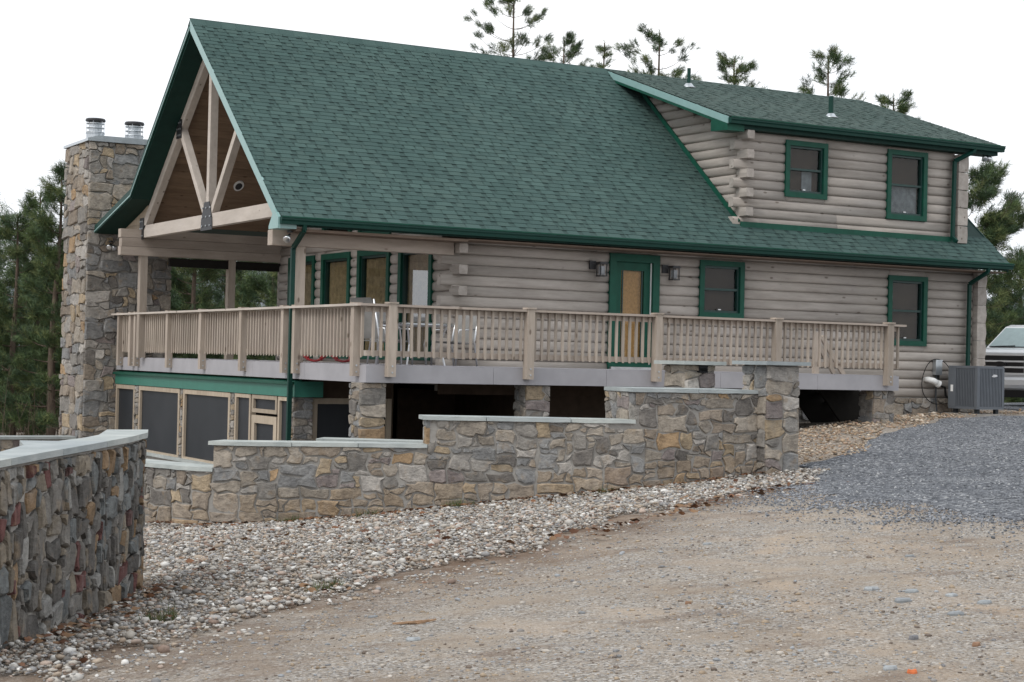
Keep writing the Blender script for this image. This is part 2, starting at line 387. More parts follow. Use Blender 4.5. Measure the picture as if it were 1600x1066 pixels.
arrays('gravel_driveway', np.array(V_), np.array(F_), M['drive'], smooth=True, k=4, kind='structure')
lowx = np.interp(GY, ly, lx) + .25; GZ[(GX > lowx) & (GY > -20.8) & (GY < 14.5)] -= .07
ii = np.arange(len(gx) * len(gy)).reshape(len(gx), len(gy))
FQ = np.stack([ii[:-1, :-1], ii[1:, :-1], ii[1:, 1:], ii[:-1, 1:]], -1).reshape(-1, 4)
EDGE = np.array([(4.0,-8.9),(1.6,-10.6),(-.7,-11.3),(-3.1,-13.1),(-4.7,-14.1),(-5.6,-14.55),(-6.9,-15.4),(-8.55,-17.0),(-9.4,-18.4)])
def pdist(X, Y, L):
    d = np.full(X.shape, 1e9)
    for (x0, y0), (x1, y1) in zip(L, L[1:]):
        t = np.clip(((X-x0)*(x1-x0) + (Y-y0)*(y1-y0)) / ((x1-x0)**2 + (y1-y0)**2), 0, 1); d = np.minimum(d, np.hypot(X-x0-t*(x1-x0), Y-y0-t*(y1-y0)))
    return d
damp = np.clip(1.25 - pdist(GX, GY, EDGE) / 1.15, 0, 1)                       # humus washed along the pebble edge
ruts = np.zeros(GX.shape)
for off in (0, 1.55):                                                         # wheel tracks packed into the dirt
    ruts = np.maximum(ruts, np.clip(1 - pdist(GX, GY, [(-6.2+off*.9,-23),(-4.6+off*.85,-19),(-2.6+off*.75,-16),(.1+off*.6,-13.2-off*.3),(2.6+off*.4,-11.2-off*.6)]) / .24, 0, 1))
mask3 = np.stack([damp, ruts, np.zeros(GX.shape)], -1).reshape(-1, 3)
arrays('ground', np.stack([GX, GY, GZ], -1).reshape(-1, 3), FQ, M['dirt'], mask3, smooth=True, k=4, kind='structure')
MB().box((-4.5, -6.6, -2.9), (4.25, .2, -2.72)).build('patio', M['steel'], kind='structure')  # floor coloured near black to cut bounced light under the deck

# ------------------------------------------------------------------ scattered stones
ICO_V = []; _p = (1 + 5 ** .5) / 2
for a, b in ((1, _p), (-1, _p), (1, -_p), (-1, -_p)): ICO_V += [(0, a, b), (a, b, 0), (b, 0, a)]
ICO_V = np.array(ICO_V) / math.hypot(1, _p)
def hull_faces(V):
    F = []
    for i in range(12):
        for j in range(i + 1, 12):
            for k in range(j + 1, 12):
                n = np.cross(V[j] - V[i], V[k] - V[i]); d = V @ n - V[i] @ n
                if (d < 1e-6).all(): F.append((i, j, k))
                elif (d > -1e-6).all(): F.append((i, k, j))
    return np.array(F)
ICO_F = hull_faces(ICO_V)
def scatter(name, P, size, cols, flat=(.32, .65), mat=None, sink=.25, **kw):
    n = len(P); ang = nr.uniform(0, 2 * np.pi, n)
    sx = size * nr.uniform(.75, 1.3, n); sy = size * nr.uniform(.6, 1.0, n); sz = size * nr.uniform(*flat, n)
    V = ICO_V[None] * (1 + nr.uniform(-.22, .22, (n, 12, 1)))
    V = V * np.stack([sx, sy, sz], -1)[:, None] / 2
    tx = nr.normal(0, .25, n)
    y = V[..., 1] * np.cos(tx)[:, None] - V[..., 2] * np.sin(tx)[:, None]; z = V[..., 1] * np.sin(tx)[:, None] + V[..., 2] * np.cos(tx)[:, None]
    x = V[..., 0] * np.cos(ang)[:, None] - y * np.sin(ang)[:, None]; y = V[..., 0] * np.sin(ang)[:, None] + y * np.cos(ang)[:, None]
    V = np.stack([x, y, z + (sz * (.5 - sink))[:, None]], -1) + P[:, None]
    F = (ICO_F[None] + (np.arange(n) * 12)[:, None, None]).reshape(-1, 3)
    C = np.repeat(cols[:, None], 12, 1).reshape(-1, 3)
    return arrays(name, V.reshape(-1, 3), F, mat or M['pebble'], C, False, **kw)
PAL_PEB = np.array([(.50,.485,.46),(.41,.385,.35),(.33,.31,.285),(.28,.28,.285),(.37,.31,.25),(.42,.34,.29),(.19,.18,.17),(.66,.655,.64),(.29,.235,.185),(.36,.35,.34),(.23,.17,.14)])
def rcol(n, pal, p=None, var=.12): return pal[nr.choice(len(pal), n, p=p)] * nr.uniform(1 - var, 1 + var, (n, 1))
BED = [(-4.6,-3.2),(-4.25,-4.75),(-3.75,-5.5),(-2.5,-5.95),(-1.06,-6.4),(.35,-6.95),(1.67,-7.45),(3.7,-7.75),(4.45,-7.9),(4.6,-8.3),(3.75,-9.05),(1.6,-10.6),(-.7,-11.3),(-3.1,-13.1),(-4.7,-14.1),(-5.6,-14.55),(-6.9,-15.4),(-7.6,-15.95),(-8.55,-17.0),(-9.4,-18.4),(-9.6,-17.2),(-9.0,-15.9),(-8.3,-14.7),(-7.6,-13.7),(-7.0,-12.5),(-6.9,-11.8),(-7.6,-9),(-6.5,-4)]
def sample(poly, n, wob=0.0):
    a = np.array(poly); lo, hi = a.min(0), a.max(0)
    p = nr.uniform(lo, hi, (n, 2)); q = p + wob * np.stack([np.sin(p[:, 1] * 3.1 + p[:, 0]), np.sin(p[:, 0] * 2.7 - p[:, 1] * 1.3)], -1)
    p = p[inside(q[:, 0], q[:, 1], poly)]; return p
bp = sample(BED, 150000, .16)
bp = bp[~inside(bp[:, 0], bp[:, 1], PATIO)]
st = []
for _ in range(700):
    i_ = rnd.randrange(len(EDGE)-1); t_ = rnd.random(); st.append((EDGE[i_][0]*(1-t_)+EDGE[i_+1][0]*t_ + abs(rnd.gauss(0, .22)), EDGE[i_][1]*(1-t_)+EDGE[i_+1][1]*t_ - abs(rnd.gauss(0, .32))))
bp = np.concatenate([bp, np.array(st)])
mound = nr.uniform(0, .045, len(bp)); mound[-700:] = 0
P3 = np.column_stack([bp, gz(bp[:, 0], bp[:, 1]) + mound])
sz_ = np.clip(nr.lognormal(math.log(.032), .42, len(bp)), .016, .115)
scatter('pebble_bed', P3, sz_, rcol(len(bp), PAL_PEB * np.array([1.0, .985, .955]), [.13,.14,.13,.11,.1,.07,.09,.07,.06,.07,.03]), label='bed of pale river pebbles below the stepped stone wall', kind='stuff', cat='gravel')
HBED = [(4.7,-7.4),(6.0,-7.0),(8.0,-5.4),(9.8,-4.1),(11.2,-3.2),(12.6,-1.9),(14.6,-1.0),(17.2,-.8),(17.2,.3),(13,.1),(10.9,-1.6),(8.5,-2.6),(6,-4.5),(4.7,-6)]
hp = sample(HBED, 15000, .15)
scatter('pebble_strip', np.column_stack([hp, gz(hp[:, 0], hp[:, 1]) + nr.uniform(.005, .05, len(hp))]), np.clip(nr.lognormal(math.log(.045), .35, len(hp)), .02, .11), rcol(len(hp), PAL_PEB * np.array([1, .88, .74]), [.1,.12,.12,.05,.2,.14,.05,.05,.1,.04,.03]), label='strip of tan pebbles along the foot of the house and deck', kind='stuff', cat='gravel')
# loose chips on the dirt
DIRT = [(-9.8,-18.6),(-8.0,-16.6),(-5.5,-14.9),(-3,-13.5),(-.6,-11.6),(1.6,-11),(3.3,-9.8),(1.2,-12.4),(1.4,-17),(4,-23),(-9,-24)]
cp = sample(DIRT, 70000, .3)
keep = (np.sin(cp[:, 0] * 1.3 + np.sin(cp[:, 1] * .9)) * np.sin(cp[:, 1] * 1.1 + .7 * cp[:, 0]) + nr.normal(0, .7, len(cp))) > -.15
cp = cp[keep]
PAL_CHIP = np.array([(.27,.255,.24),(.36,.325,.28),(.21,.21,.215),(.46,.42,.37),(.31,.24,.17),(.38,.30,.215),(.17,.135,.11),(.31,.325,.34)])
scatter('loose_gravel', np.column_stack([cp, gz(cp[:, 0], cp[:, 1])]), np.clip(nr.lognormal(math.log(.0145), .5, len(cp)), .008, .06), rcol(len(cp), PAL_CHIP), (.3, .6), sink=.3, label='fine loose gravel strewn over the tan dirt', kind='stuff', cat='gravel')
# grit thrown over the driveway edge
eg = np.array([(p[0] - abs(rnd.gauss(0, .75)) + .25, p[1] + rnd.gauss(0, .35)) for p in pts[14:] for _ in range(190)])
scatter('driveway_grit', np.column_stack([eg, gz(eg[:, 0], eg[:, 1]) + .006]), np.clip(nr.lognormal(math.log(.019), .4, len(eg)), .010, .045), rcol(len(eg), np.array([(.13,.14,.155),(.2,.21,.23),(.3,.31,.33)])), (.4, .7), label='blue grey grit spilling from the driveway edge onto dirt', kind='stuff', cat='gravel')
dg = np.column_stack([nr.uniform(.8, 17, 60000), nr.uniform(-17, -1, 60000)]); dg = dg[(dg[:, 0] > np.interp(dg[:, 1], ly, lx) + .1) & (nr.uniform(0, 1, len(dg)) < np.clip(1.5 - (dg[:, 0] + dg[:, 1] + 14)/26, .15, 1))]
scatter('driveway_stone', np.column_stack([dg, gz(dg[:, 0], dg[:, 1]) + .018]), np.clip(nr.lognormal(math.log(.021), .38, len(dg)), .010, .05), rcol(len(dg), np.array([(.11,.117,.128),(.165,.175,.19),(.235,.245,.26),(.40,.405,.41)]), [.3,.35,.25,.1]), (.4, .75), label='crushed blue grey stone covering the driveway by the house', kind='stuff', cat='gravel')
# dead leaves and twigs
def leaves(name, P, size, label):
    n = len(P); a = nr.uniform(0, 6.28, n); t = nr.normal(0, .5, n); s = size * nr.uniform(.6, 1.3, n)
    L = np.array([(-.5, 0, 0), (-.15, .28, .12), (.3, .2, .02), (.55, 0, .12), (.25, -.24, .1), (-.2, -.25, .0)])
    V = L[None] * s[:, None, None]; y = V[..., 1] * np.cos(t)[:, None] - V[..., 2] * np.sin(t)[:, None]; z = V[..., 1] * np.sin(t)[:, None] + V[..., 2] * np.cos(t)[:, None]
    x = V[..., 0] * np.cos(a)[:, None] - y * np.sin(a)[:, None]; y2 = V[..., 0] * np.sin(a)[:, None] + y * np.cos(a)[:, None]
    V = np.stack([x, y2, z + .02], -1) + P[:, None]
    F = (np.array([(0, 1, 5), (1, 2, 4), (1, 4, 5), (2, 3, 4)])[None] + (np.arange(n) * 6)[:, None, None]).reshape(-1, 3)
    cols = rcol(n, np.array([(.12,.055,.03),(.17,.08,.04),(.09,.05,.03),(.22,.13,.07)]))
    arrays(name, V.reshape(-1, 3), F, M['leaf'], np.repeat(cols[:, None], 6, 1).reshape(-1, 3), label=label, kind='stuff', cat='leaves')
WPATH = [(-4.78,-2.5),(-4.35,-4.3),(-3.82,-5.5),(-2.5,-5.98),(-1.06,-6.45),(.35,-6.97),(1.67,-7.5),(3.74,-7.62)]
lp = []
for _ in range(420):
    i = rnd.randrange(1, 7); t = rnd.random(); a, b = WPATH[i], WPATH[i + 1]
    lp.append((a[0]*(1-t)+b[0]*t - rnd.random()*.05, a[1]*(1-t)+b[1]*t - .08 - abs(rnd.gauss(0, .1))))
for _ in range(150):
    t = rnd.random(); lp.append((-9.2 + 2.2*t + rnd.gauss(.12, .1), -16.2 + 3.7*t - abs(rnd.gauss(.1, .25))))
for _ in range(420):
    q = rnd.choice(bp); lp.append((q[0], q[1]))
for _ in range(160):
    t = rnd.random(); lp.append((-3 + 5.5*t + rnd.gauss(0, .2), -13.3 + 3.0*t + rnd.gauss(0, .18)))
lp = np.array(lp); leaves('dead_leaves', np.column_stack([lp, gz(lp[:, 0], lp[:, 1]) + .03]), .085, 'brown dead leaves caught on the pebbles and along the wall foot')

gp = []
for cxy, n in (((-.75, -6.72), 46), ((-2.9, -6.0), 26), ((-6.1, -14.6), 22), ((-7.7, -15.3), 26), ((1.2, -7.5), 18), ((-1.9, -6.3), 20)):
    for _ in range(n): gp.append((cxy[0] + rnd.gauss(0, .09), cxy[1] + rnd.gauss(0, .05)))
gp = np.array(gp); n = len(gp); K = 7; o_ = np.column_stack([gp, gz(gp[:, 0], gp[:, 1]) + .02])[:, None] + nr.normal(0, .01, (n, K, 3)); d_ = nr.normal(0, .4, (n, K, 3)) + np.array([0, 0, 1.0]); d_ *= nr.uniform(.03, .1, (n, K, 1)); s_ = np.cross(d_, nr.normal(0, 1, (n, K, 3))); s_ *= .004 / (np.linalg.norm(s_, axis=-1, keepdims=True) + 1e-9)
V = np.stack([o_ - s_, o_ + s_, o_ + d_], 2).reshape(-1, 3)
arrays('grass', V, np.arange(len(V)).reshape(-1, 3), M['leaf'], np.repeat(rcol(n*K, np.array([(.06,.10,.03),(.10,.13,.05),(.14,.13,.06)])), 3, 0), label='small green weed tufts along the pebbles and wall foot', kind='stuff', cat='grass')
# ------------------------------------------------------------------ stonework
PAL_STONE = [((.275,.258,.236),5),((.34,.30,.252),5),((.24,.24,.238),3),((.37,.295,.205),2),((.38,.265,.16),1),((.19,.175,.16),2),((.40,.375,.345),3),((.28,.235,.19),2),((.25,.215,.205),1)]
PAL_DARK = [((.18,.17,.155),5),((.22,.19,.15),3),((.155,.165,.165),4),((.26,.18,.11),2),((.14,.065,.06),1.5),((.115,.108,.10),3),((.27,.265,.25),1.8)]
def pick(pal, r):
    c = r.choices([p[0] for p in pal], [p[1] for p in pal])[0]; k = r.uniform(.82, 1.2); return tuple(x * k for x in c)
def clip_half(poly, a, b, c):
    """keep points with a*x+b*y<=c"""
    out = []; n = len(poly)
    for i in range(n):
        p, q = poly[i], poly[(i + 1) % n]; dp, dq = a*p[0]+b*p[1]-c, a*q[0]+b*q[1]-c
        if dp <= 0: out.append(p)
        if (dp < 0 < dq) or (dq < 0 < dp):
            t = dp / (dp - dq); out.append((p[0]+t*(q[0]-p[0]), p[1]+t*(q[1]-p[1])))
    return out
RECTS = [((2,2),5),((3,2),6),((4,2),5),((3,3),3),((2,1),4),((4,3),3),((5,3),1.6),((2,3),2.5),((3,1),2.5),((5,2),2),((1,1),.6),((1,2),1.2)]
def stone_cells(u0, u1, v0, v1, size, aspect, seed, gap=.009, spread=0):
    """random rubble: rectangles of many sizes packed on a fine grid whose nodes are all knocked out of place"""
    r = random.Random(seed); flip = aspect < 1
    cw = size / 2.5 if not flip else size / 3.1; ch = size / 3.1 if not flip else size / 2.9
    nu = max(1, round((u1-u0)/cw)); nv = max(1, round((v1-v0)/ch)); cw = (u1-u0)/nu; ch = (v1-v0)/nv
    node = {}
    for i in range(nu+1):
        for j in range(nv+1):
            node[i, j] = (u0 + i*cw + (0 if i in (0, nu) else r.uniform(-.40, .40)*cw), v0 + j*ch + (0 if j in (0, nv) else r.uniform(-.42, .42)*ch))
    full = [[False]*nv for _ in range(nu)]; cells = []
    order = [(i, j) for j in range(nv) for i in range(nu)]
    for i, j in order:
        if full[i][j]: continue
        for _ in range(14):
            w, h = r.choices([q[0] for q in RECTS], [q[1] for q in RECTS])[0]
            if flip and r.random() < .42: w, h = h, w
            if i+w <= nu and j+h <= nv and not any(full[a][b] for a in range(i, i+w) for b in range(j, j+h)): break
        else: w = h = 1
        if w == 1 and h == 1 and not flip and i+1 < nu and not full[i+1][j]: w = 2
        for a in range(i, i+w):
            for b in range(j, j+h): full[a][b] = True
        ring = [(a, j) for a in range(i, i+w)] + [(i+w, b) for b in range(j, j+h)] + [(a, j+h) for a in range(i+w, i, -1)] + [(i, b) for b in range(j+h, j, -1)]
        corner = {(i, j), (i+w, j), (i, j+h), (i+w, j+h)}
        if len(ring) > 9: ring = [q for q in ring if q in corner or r.random() < .6]
        poly = [node[q] for q in ring]
        if len(poly) > 4 and r.random() < .35:      # a knocked-off corner
            k = r.randrange(len(poly)); p, q, n_ = poly[k-1], poly[k], poly[(k+1) % len(poly)]
            poly[k] = (q[0]*.55 + (p[0]+n_[0])*.225, q[1]*.55 + (p[1]+n_[1])*.225)
        cu = sum(p[0] for p in poly)/len(poly); cv = sum(p[1] for p in poly)/len(poly); out = []
        for p in poly:
            d = math.hypot(p[0]-cu, p[1]-cv); k = max(.3, 1 - gap*1.35/max(d, .01)); out.append((cu+(p[0]-cu)*k, cv+(p[1]-cv)*k))
        ar = abs(sum(out[k][0]*out[(k+1)%len(out)][1]-out[(k+1)%len(out)][0]*out[k][1] for k in range(len(out))))/2
        if ar > .0015: cells.append((out, (cu, cv)))
    return cells
def stone_obj(poly, fn, proud, col, parent, r, name='stone', mb=None, soft=(.84, .94)):
    # soften the corners
    q = []; n = len(poly)
    for i in range(n):
        p, nx, pv = poly[i], poly[(i+1) % n], poly[i-1]
        e1 = math.hypot(p[0]-pv[0], p[1]-pv[1]); e2 = math.hypot(nx[0]-p[0], nx[1]-p[1])
        if min(e1, e2) < .06 or r.random() < .3: q.append(p); continue
        k = r.uniform(.13, .28)
        q.append((p[0]+(pv[0]-p[0])*k, p[1]+(pv[1]-p[1])*k)); q.append((p[0]+(nx[0]-p[0])*k, p[1]+(nx[1]-p[1])*k))
    if len(q) > 13: q = q[::2] if len(q) > 20 else poly
    q = [(a + r.uniform(-.004, .004), b + r.uniform(-.004, .004)) for a, b in q]
    n = len(q); cu, cv = sum(p[0] for p in q)/n, sum(p[1] for p in q)/n
    h = proud * r.uniform(.55, 1.35); tu, tv = r.uniform(-.10, .10), r.uniform(-.10, .10)
    def dep(u, v, k): return k * h + (u-cu)*tu*k + (v-cv)*tv*k
    vs_ = [fn(u, v, -.03) for u, v in q] + [fn(u, v, dep(u, v, .55)) for u, v in q]
    vs_ += [fn(cu+(u-cu)*r.uniform(*soft), cv+(v-cv)*r.uniform(*soft), dep(u, v, 1) + r.uniform(-.004, .004)) for u, v in q]
    fs = []
    for i in range(n):
        j = (i+1) % n; fs += [(i, j, n+j, n+i), (n+i, n+j, 2*n+j, 2*n+i)]
    fs.append(tuple(range(2*n, 3*n)))
    b = mb or MB(); b.add(vs_, fs, col)
    if mb is None: b.build(name, M['stone'], parent, smooth=False)
def plane_fn(o, ud, nd):
    o, ud, nd = Vector(o), Vector(ud), Vector(nd)
    return lambda u, v, d: o + ud * u + Vector((0, 0, v)) + nd * d
def stone_face(parent, o, ud, nd, u0, u1, v0, v1, size, aspect, seed, proud=.024, pal=PAL_STONE, ext=(0, 0)):
    r = random.Random(seed); fn = plane_fn(o, ud, nd)
    for poly, _ in stone_cells(u0 - ext[0], u1 + ext[1], v0, v1, size, aspect, seed): stone_obj(poly, fn, proud, pick(pal, r), parent, r)
def stone_pier(name, parent, x0, x1, y0, y1, z0, z1, size, seed, faces='fl', **kw):
    """a square stone pier; core inset, stones on the faces that can be seen"""
    core = MB().box((x0+.03, y0+.03, z0), (x1-.03, y1-.03, z1)).build(name, M['mortar'], parent, **kw)
    if 'f' in faces: stone_face(core, (x0, y0+.03, 0), (1, 0, 0), (0, -1, 0), 0, x1-x0, z0+.01, z1-.005, size, 1.25, seed)
    if 'l' in faces: stone_face(core, (x0+.03, y0, 0), (0, 1, 0), (-1, 0, 0), .03, y1-y0, z0+.01, z1-.005, size, 1.25, seed+1)
    if 'r' in faces: stone_face(core, (x1-.03, y0, 0), (0, 1, 0), (1, 0, 0), .03, y1-y0, z0+.01, z1-.005, size, 1.25, seed+2)
    return core

# --- stepped curved wall
def path_fn(path):
    P = [Vector((*p, 0)) for p in path]; Q = []
    for i in range(len(P) - 1):
        p0, p1, p2, p3 = P[max(i-1, 0)], P[i], P[i+1], P[min(i+2, len(P)-1)]
        for k in range(12):
            t = k / 12; Q.append(.5 * ((2*p1) + (p2-p0)*t + (2*p0-5*p1+4*p2-p3)*t*t + (3*p1-p0-3*p2+p3)*t**3))
    Q.append(P[-1]); L = [0]
    for a, b in zip(Q, Q[1:]): L.append(L[-1] + (b-a).length)
    def at(u):
        u = min(max(u, 0), L[-1]); i = int(np.searchsorted(L, u)); i = min(max(i, 1), len(Q)-1)
        t = (u - L[i-1]) / max(L[i]-L[i-1], 1e-6); p = Q[i-1].lerp(Q[i], t)
        a, b = Q[max(i-2, 0)], Q[min(i+1, len(Q)-1)]; d = (b - a).normalized()
        return p, d
    def fn(u, v, d):
        p, t = at(u); n = Vector((t.y, -t.x, 0)); return p + n * d + Vector((0, 0, v))
    def u_of(x, y):
        us_ = np.linspace(0, L[-1], 800); return float(min(us_, key=lambda u: (at(u)[0] - Vector((x, y, 0))).length))
    return at, fn, L[-1], u_of
at_w, fn_w, LW, uof = path_fn(WPATH)
SU = [0, uof(-3.82, -5.5), uof(-1.06, -6.45), uof(1.67, -7.5), LW]
STOP = [-1.43, -1.07, -.68, -.235]; THICK = [.42, .42, .42, 1.05]; CAPT = .055
wall = thing('stone_retaining_wall', 'long stepped grey and tan fieldstone wall with bluestone caps below the deck', 'wall', (0, -6.9, -2))
core = MB()
for s in range(4):
    us = np.linspace(SU[s], SU[s+1], 14); zt = STOP[s] - CAPT
    vs_ = []
    for u in us:
        for d, v in ((0, -2.9), (0, zt), (-THICK[s], zt), (-THICK[s], -2.9)): vs_.append(fn_w(u, v, d))
    fs = [(i*4+k, i*4+(k+1) % 4, i*4+4+(k+1) % 4, i*4+4+k) for i in range(13) for k in range(4)] + [(0, 1, 2, 3), (55, 54, 53, 52)]
    core.add(vs_, fs)
core_o = core.build('mortar_core', M['mortar'], wall)
r = random.Random(31)
for poly, (su, sv) in stone_cells(.3, LW, -2.42, STOP[3]-CAPT, .255, 1.5, 12, .012):
    for s in range(3):
        ub = SU[s+1]; tl = STOP[s] - CAPT
        us_ = [p[0] for p in poly]
        if poly and min(us_) < ub - .001 and max(us_) > ub + .001 and max(p[1] for p in poly) > tl:
            if su > ub: poly = clip_half(poly, -1, 0, -ub)
            elif sv < tl: poly = clip_half(poly, 0, 1, tl)
            else: poly = []
    if len(poly) < 3: continue
    s = max(k for k in range(4) if SU[k] <= (sum(p[0] for p in poly)/len(poly)) or k == 0)
    poly = clip_half(poly, 0, 1, STOP[s] - CAPT - .004)
    if len(poly) < 3: continue
    cu = sum(p[0] for p in poly)/len(poly); cv = sum(p[1] for p in poly)/len(poly)
    p, _ = at_w(cu)
    if max(q[1] for q in poly) < tz(p.x, p.y) - .03: continue
    c = pick(PAL_STONE, r)
    if cv < tz(p.x, p.y) + .34: c = tuple(a*.45 + b*.55 for a, b in zip(c, (.36, .275, .19)))
    stone_obj(poly, fn_w, .024, c, wall, r, soft=(.76, .94))
# left end faces of the upper two steps
for s, w in ((3, 1.05), (2, .42)):
    p, t = at_w(SU[s]); n = Vector((t.y, -t.x, 0))
    stone_face(wall, p - t * 0.0 + n * .02, -n, -t, 0, w, STOP[s-1] - .02, STOP[s] - CAPT - .004, .27, 1.3, 40 + s, .025)
for s in range(4):
    L0, L1 = SU[s] - (.07 if s else 0), SU[s+1] + (.0 if s < 3 else -.02); n = max(1, round((L1-L0)/1.15)); u = L0
    for k in range(n):
        ue = L0 + (L1-L0)*(k+1)/n + (r.uniform(-.12, .12) if k < n-1 else 0); vs_ = []; us = np.linspace(u+.004, ue-.004, 6); ov = r.uniform(.035, .06)
        for uu in us:
            o_ = ov + r.uniform(-.006, .006)
            base = fn_w(uu, 0, 0) if 0 <= uu <= LW else fn_w(max(0, uu), 0, 0)
            ex = uu - min(max(uu, 0), LW)
            for d, v in ((o_, STOP[s]-CAPT+r.uniform(-.004, .004)), (o_-.006, STOP[s]), (-THICK[s]-.05, STOP[s]), (-THICK[s]-.05, STOP[s]-CAPT)): vs_.append(fn_w(uu, v, d))
        fs = [(i*4+q, i*4+(q+1) % 4, i*4+4+(q+1) % 4, i*4+4+q) for i in range(5) for q in range(4)] + [(0, 1, 2, 3), (23, 22, 21, 20)]
        MB().add(vs_, fs).build('cap_slab', M['cap'], wall); u = ue
# --- pillars flanking the steps
def pillar(x0, y0, w, dpt, zb, zt, label, seed, light):
    t = thing('stone_pillar', label, 'pillar', (x0 + w/2, y0 + dpt/2, zb), 'pillars at the top of the patio steps')
    c = MB().box((x0+.03, y0+.03, zb), (x0+w-.03, y0+dpt-.03, zt-.05)).build('mortar_core', M['mortar'], t)
    stone_face(t, (x0, y0+.03, 0), (1, 0, 0), (0, -1, 0), 0, w, zb, zt-.054, .34, 1.2, seed, .03)
    stone_face(t, (x0+.03, y0, 0), (0, 1, 0), (-1, 0, 0), .03, dpt, zb, zt-.054, .34, 1.2, seed+1, .03)
    stone_face(t, (x0+w-.03, y0, 0), (0, 1, 0), (1, 0, 0), .03, dpt, zb, zt-.054, .34, 1.2, seed+2, .03)
    MB().prism([(x0-.11, y0-.11), (x0+w*.5, y0-.12), (x0+w+.11, y0-.105), (x0+w+.11, y0+dpt+.1), (x0-.11, y0+dpt+.1)], 'z', zt-.05, zt+.005).build('cap_slab', M['cap'], t)
    if light:
        b = MB().box((x0+.22, y0-.03, zt-.17), (x0+.38, y0+.03, zt-.06)).build('step_light', M['blackgloss'], t)
        MB().box((x0+.235, y0-.036, zt-.15), (x0+.365, y0-.031, zt-.10)).build('lens', M['glass'], b)
pillar(3.72, -7.86, .60, .62, -1.7, .185, 'tall stone pillar with slate cap ending the stepped wall beside the driveway', 71, False)
pillar(3.20, -6.55, .56, .6, -2.6, .165, 'shorter looking stone pillar with small black step light under its cap', 81, True)
# --- inner low wall by the piers
iw = thing('low_stone_wall', 'low inner stone wall with thin slate cap in front of the corner pier', 'wall', (-.8, -4.1, -2.7))
ia, ib = Vector((-1.45, -3.62, 0)), Vector((-.02, -4.70, 0)); idr = (ib-ia).normalized(); inn = Vector((idr.y, -idr.x, 0))
vs_ = [ia + inn*0 + Vector((0,0,z)) for z in (-2.75, -1.19)] + [ib + Vector((0,0,z)) for z in (-2.75, -1.19)] + [ia - inn*.4 + Vector((0,0,z)) for z in (-2.75, -1.19)] + [ib - inn*.4 + Vector((0,0,z)) for z in (-2.75, -1.19)]
MB().add(vs_, [(0,1,3,2),(4,6,7,5),(1,5,7,3),(0,4,5,1),(2,3,7,6)]).build('mortar_core', M['mortar'], iw)
stone_face(iw, ia, idr, inn, 0, (ib-ia).length, -1.7, -1.195, .3, 1.4, 55)
MB().bar(ia - idr*.05 - inn*.2 + Vector((0,0,-1.16)), ib + idr*.05 - inn*.2 + Vector((0,0,-1.16)), .52, .055).build('cap_slab', M['cap'], iw)
# --- wall beyond, at the chimney foot
bw = thing('low_stone_wall', 'distant low stone wall with slate cap running out from the chimney foot', 'wall', (-3.5, 10.6, -3.2))
MB().box((-7.5, 10.7, -3.6), (-1.2, 11.1, -1.86)).build('mortar_core', M['mortar'], bw)
stone_face(bw, (-7.5, 10.7, 0), (1, 0, 0), (0, -1, 0), 0, 6.3, -2.5, -1.87, .34, 1.3, 58)
MB().box((-7.6, 10.62, -1.86), (-1.2, 11.15, -1.80)).build('cap_slab', M['cap'], bw)

# --- near curved wall
CAPPOLY = [(-9.9,-17.65),(-9.27,-16.55),(-8.71,-15.59),(-8.04,-14.48),(-7.43,-13.43),(-7.04,-12.66),(-6.85,-12.08),(-7.24,-12.07),(-7.62,-13.1),(-7.91,-13.63),(-8.24,-14.1),(-8.52,-14.0),(-8.66,-14.7),(-9.04,-15.56),(-10.2,-17.5)]
fw = thing('curved_stone_wall', 'dark mossy fieldstone wall with pale slate cap curving in beside the pebbles', 'wall', (-8.3, -14.5, -2.1))
FP = [(-9.85,-17.6),(-9.24,-16.52),(-8.68,-15.56),(-8.01,-14.45),(-7.42,-13.42),(-7.06,-12.68),(-6.90,-12.1)]
FP = [(x - .045, y + .03) for x, y in FP]
at_f, fn_f, LF, _ = path_fn(FP)
mbc = MB(); us = np.linspace(0, LF, 30); vs_ = []
for u in us:
    for d, v in ((0, -2.6), (0, -.68), (-.36, -.68), (-.36, -2.6)): vs_.append(fn_f(u, v, d))
mbc.add(vs_, [(i*4+k, i*4+(k+1) % 4, i*4+4+(k+1) % 4, i*4+4+k) for i in range(29) for k in range(4)] + [(0, 1, 2, 3), (119, 118, 117, 116)])
mbc.build('mortar_core', M['mortar'], fw)
r = random.Random(5)
for poly, (su, sv) in stone_cells(.1, LF-.02, -2.25, -.685, .235, .74, 9, .011):
    stone_obj(poly, fn_f, .042, pick(PAL_DARK, r), fw, r, soft=(.74, .94))
# cap in slabs: split the plan by lines across the wall
def split_cap(poly, cuts):
    out = []; rest = poly
    for (px, py, dx, dy) in cuts:
        c = dx*px + dy*py
        a = clip_half(rest, dx, dy, c-.004); b = clip_half(rest, -dx, -dy, -c-.004)
        if len(a) > 2: out.append(a)
        rest = b
    out.append(rest); return [p for p in out if len(p) > 2]
for poly in split_cap(CAPPOLY, [(-9.2,-16.3,.5,.87), (-8.6,-15.2,.5,.87), (-7.95,-14.1,.5,.87), (-7.35,-13.0,.45,.9)]):
    MB().prism(poly, 'z', -.668, -.62).build('cap_slab', M['cap'], fw)

# ------------------------------------------------------------------ house
house = thing('log_house', 'grey stained log house with green shingle roof, dormer and open gable porch', 'house', (8, 4, -.85))
X0, X1, YR, ZR, YE, ZE = -.983, 15.842, 4.236, 6.519, -.564, 2.465
PIT = (ZR - ZE) / (YR - YE); XD0, YD, ZD = 8.516, -.241, 5.025; PD = (ZR - ZD) / (YR - YD)
YK, YB, ZB = 7.772, 10.369, 2.906; ZK = ZR - PIT * (YK - YR)
XG = 2.65; XT = -.47
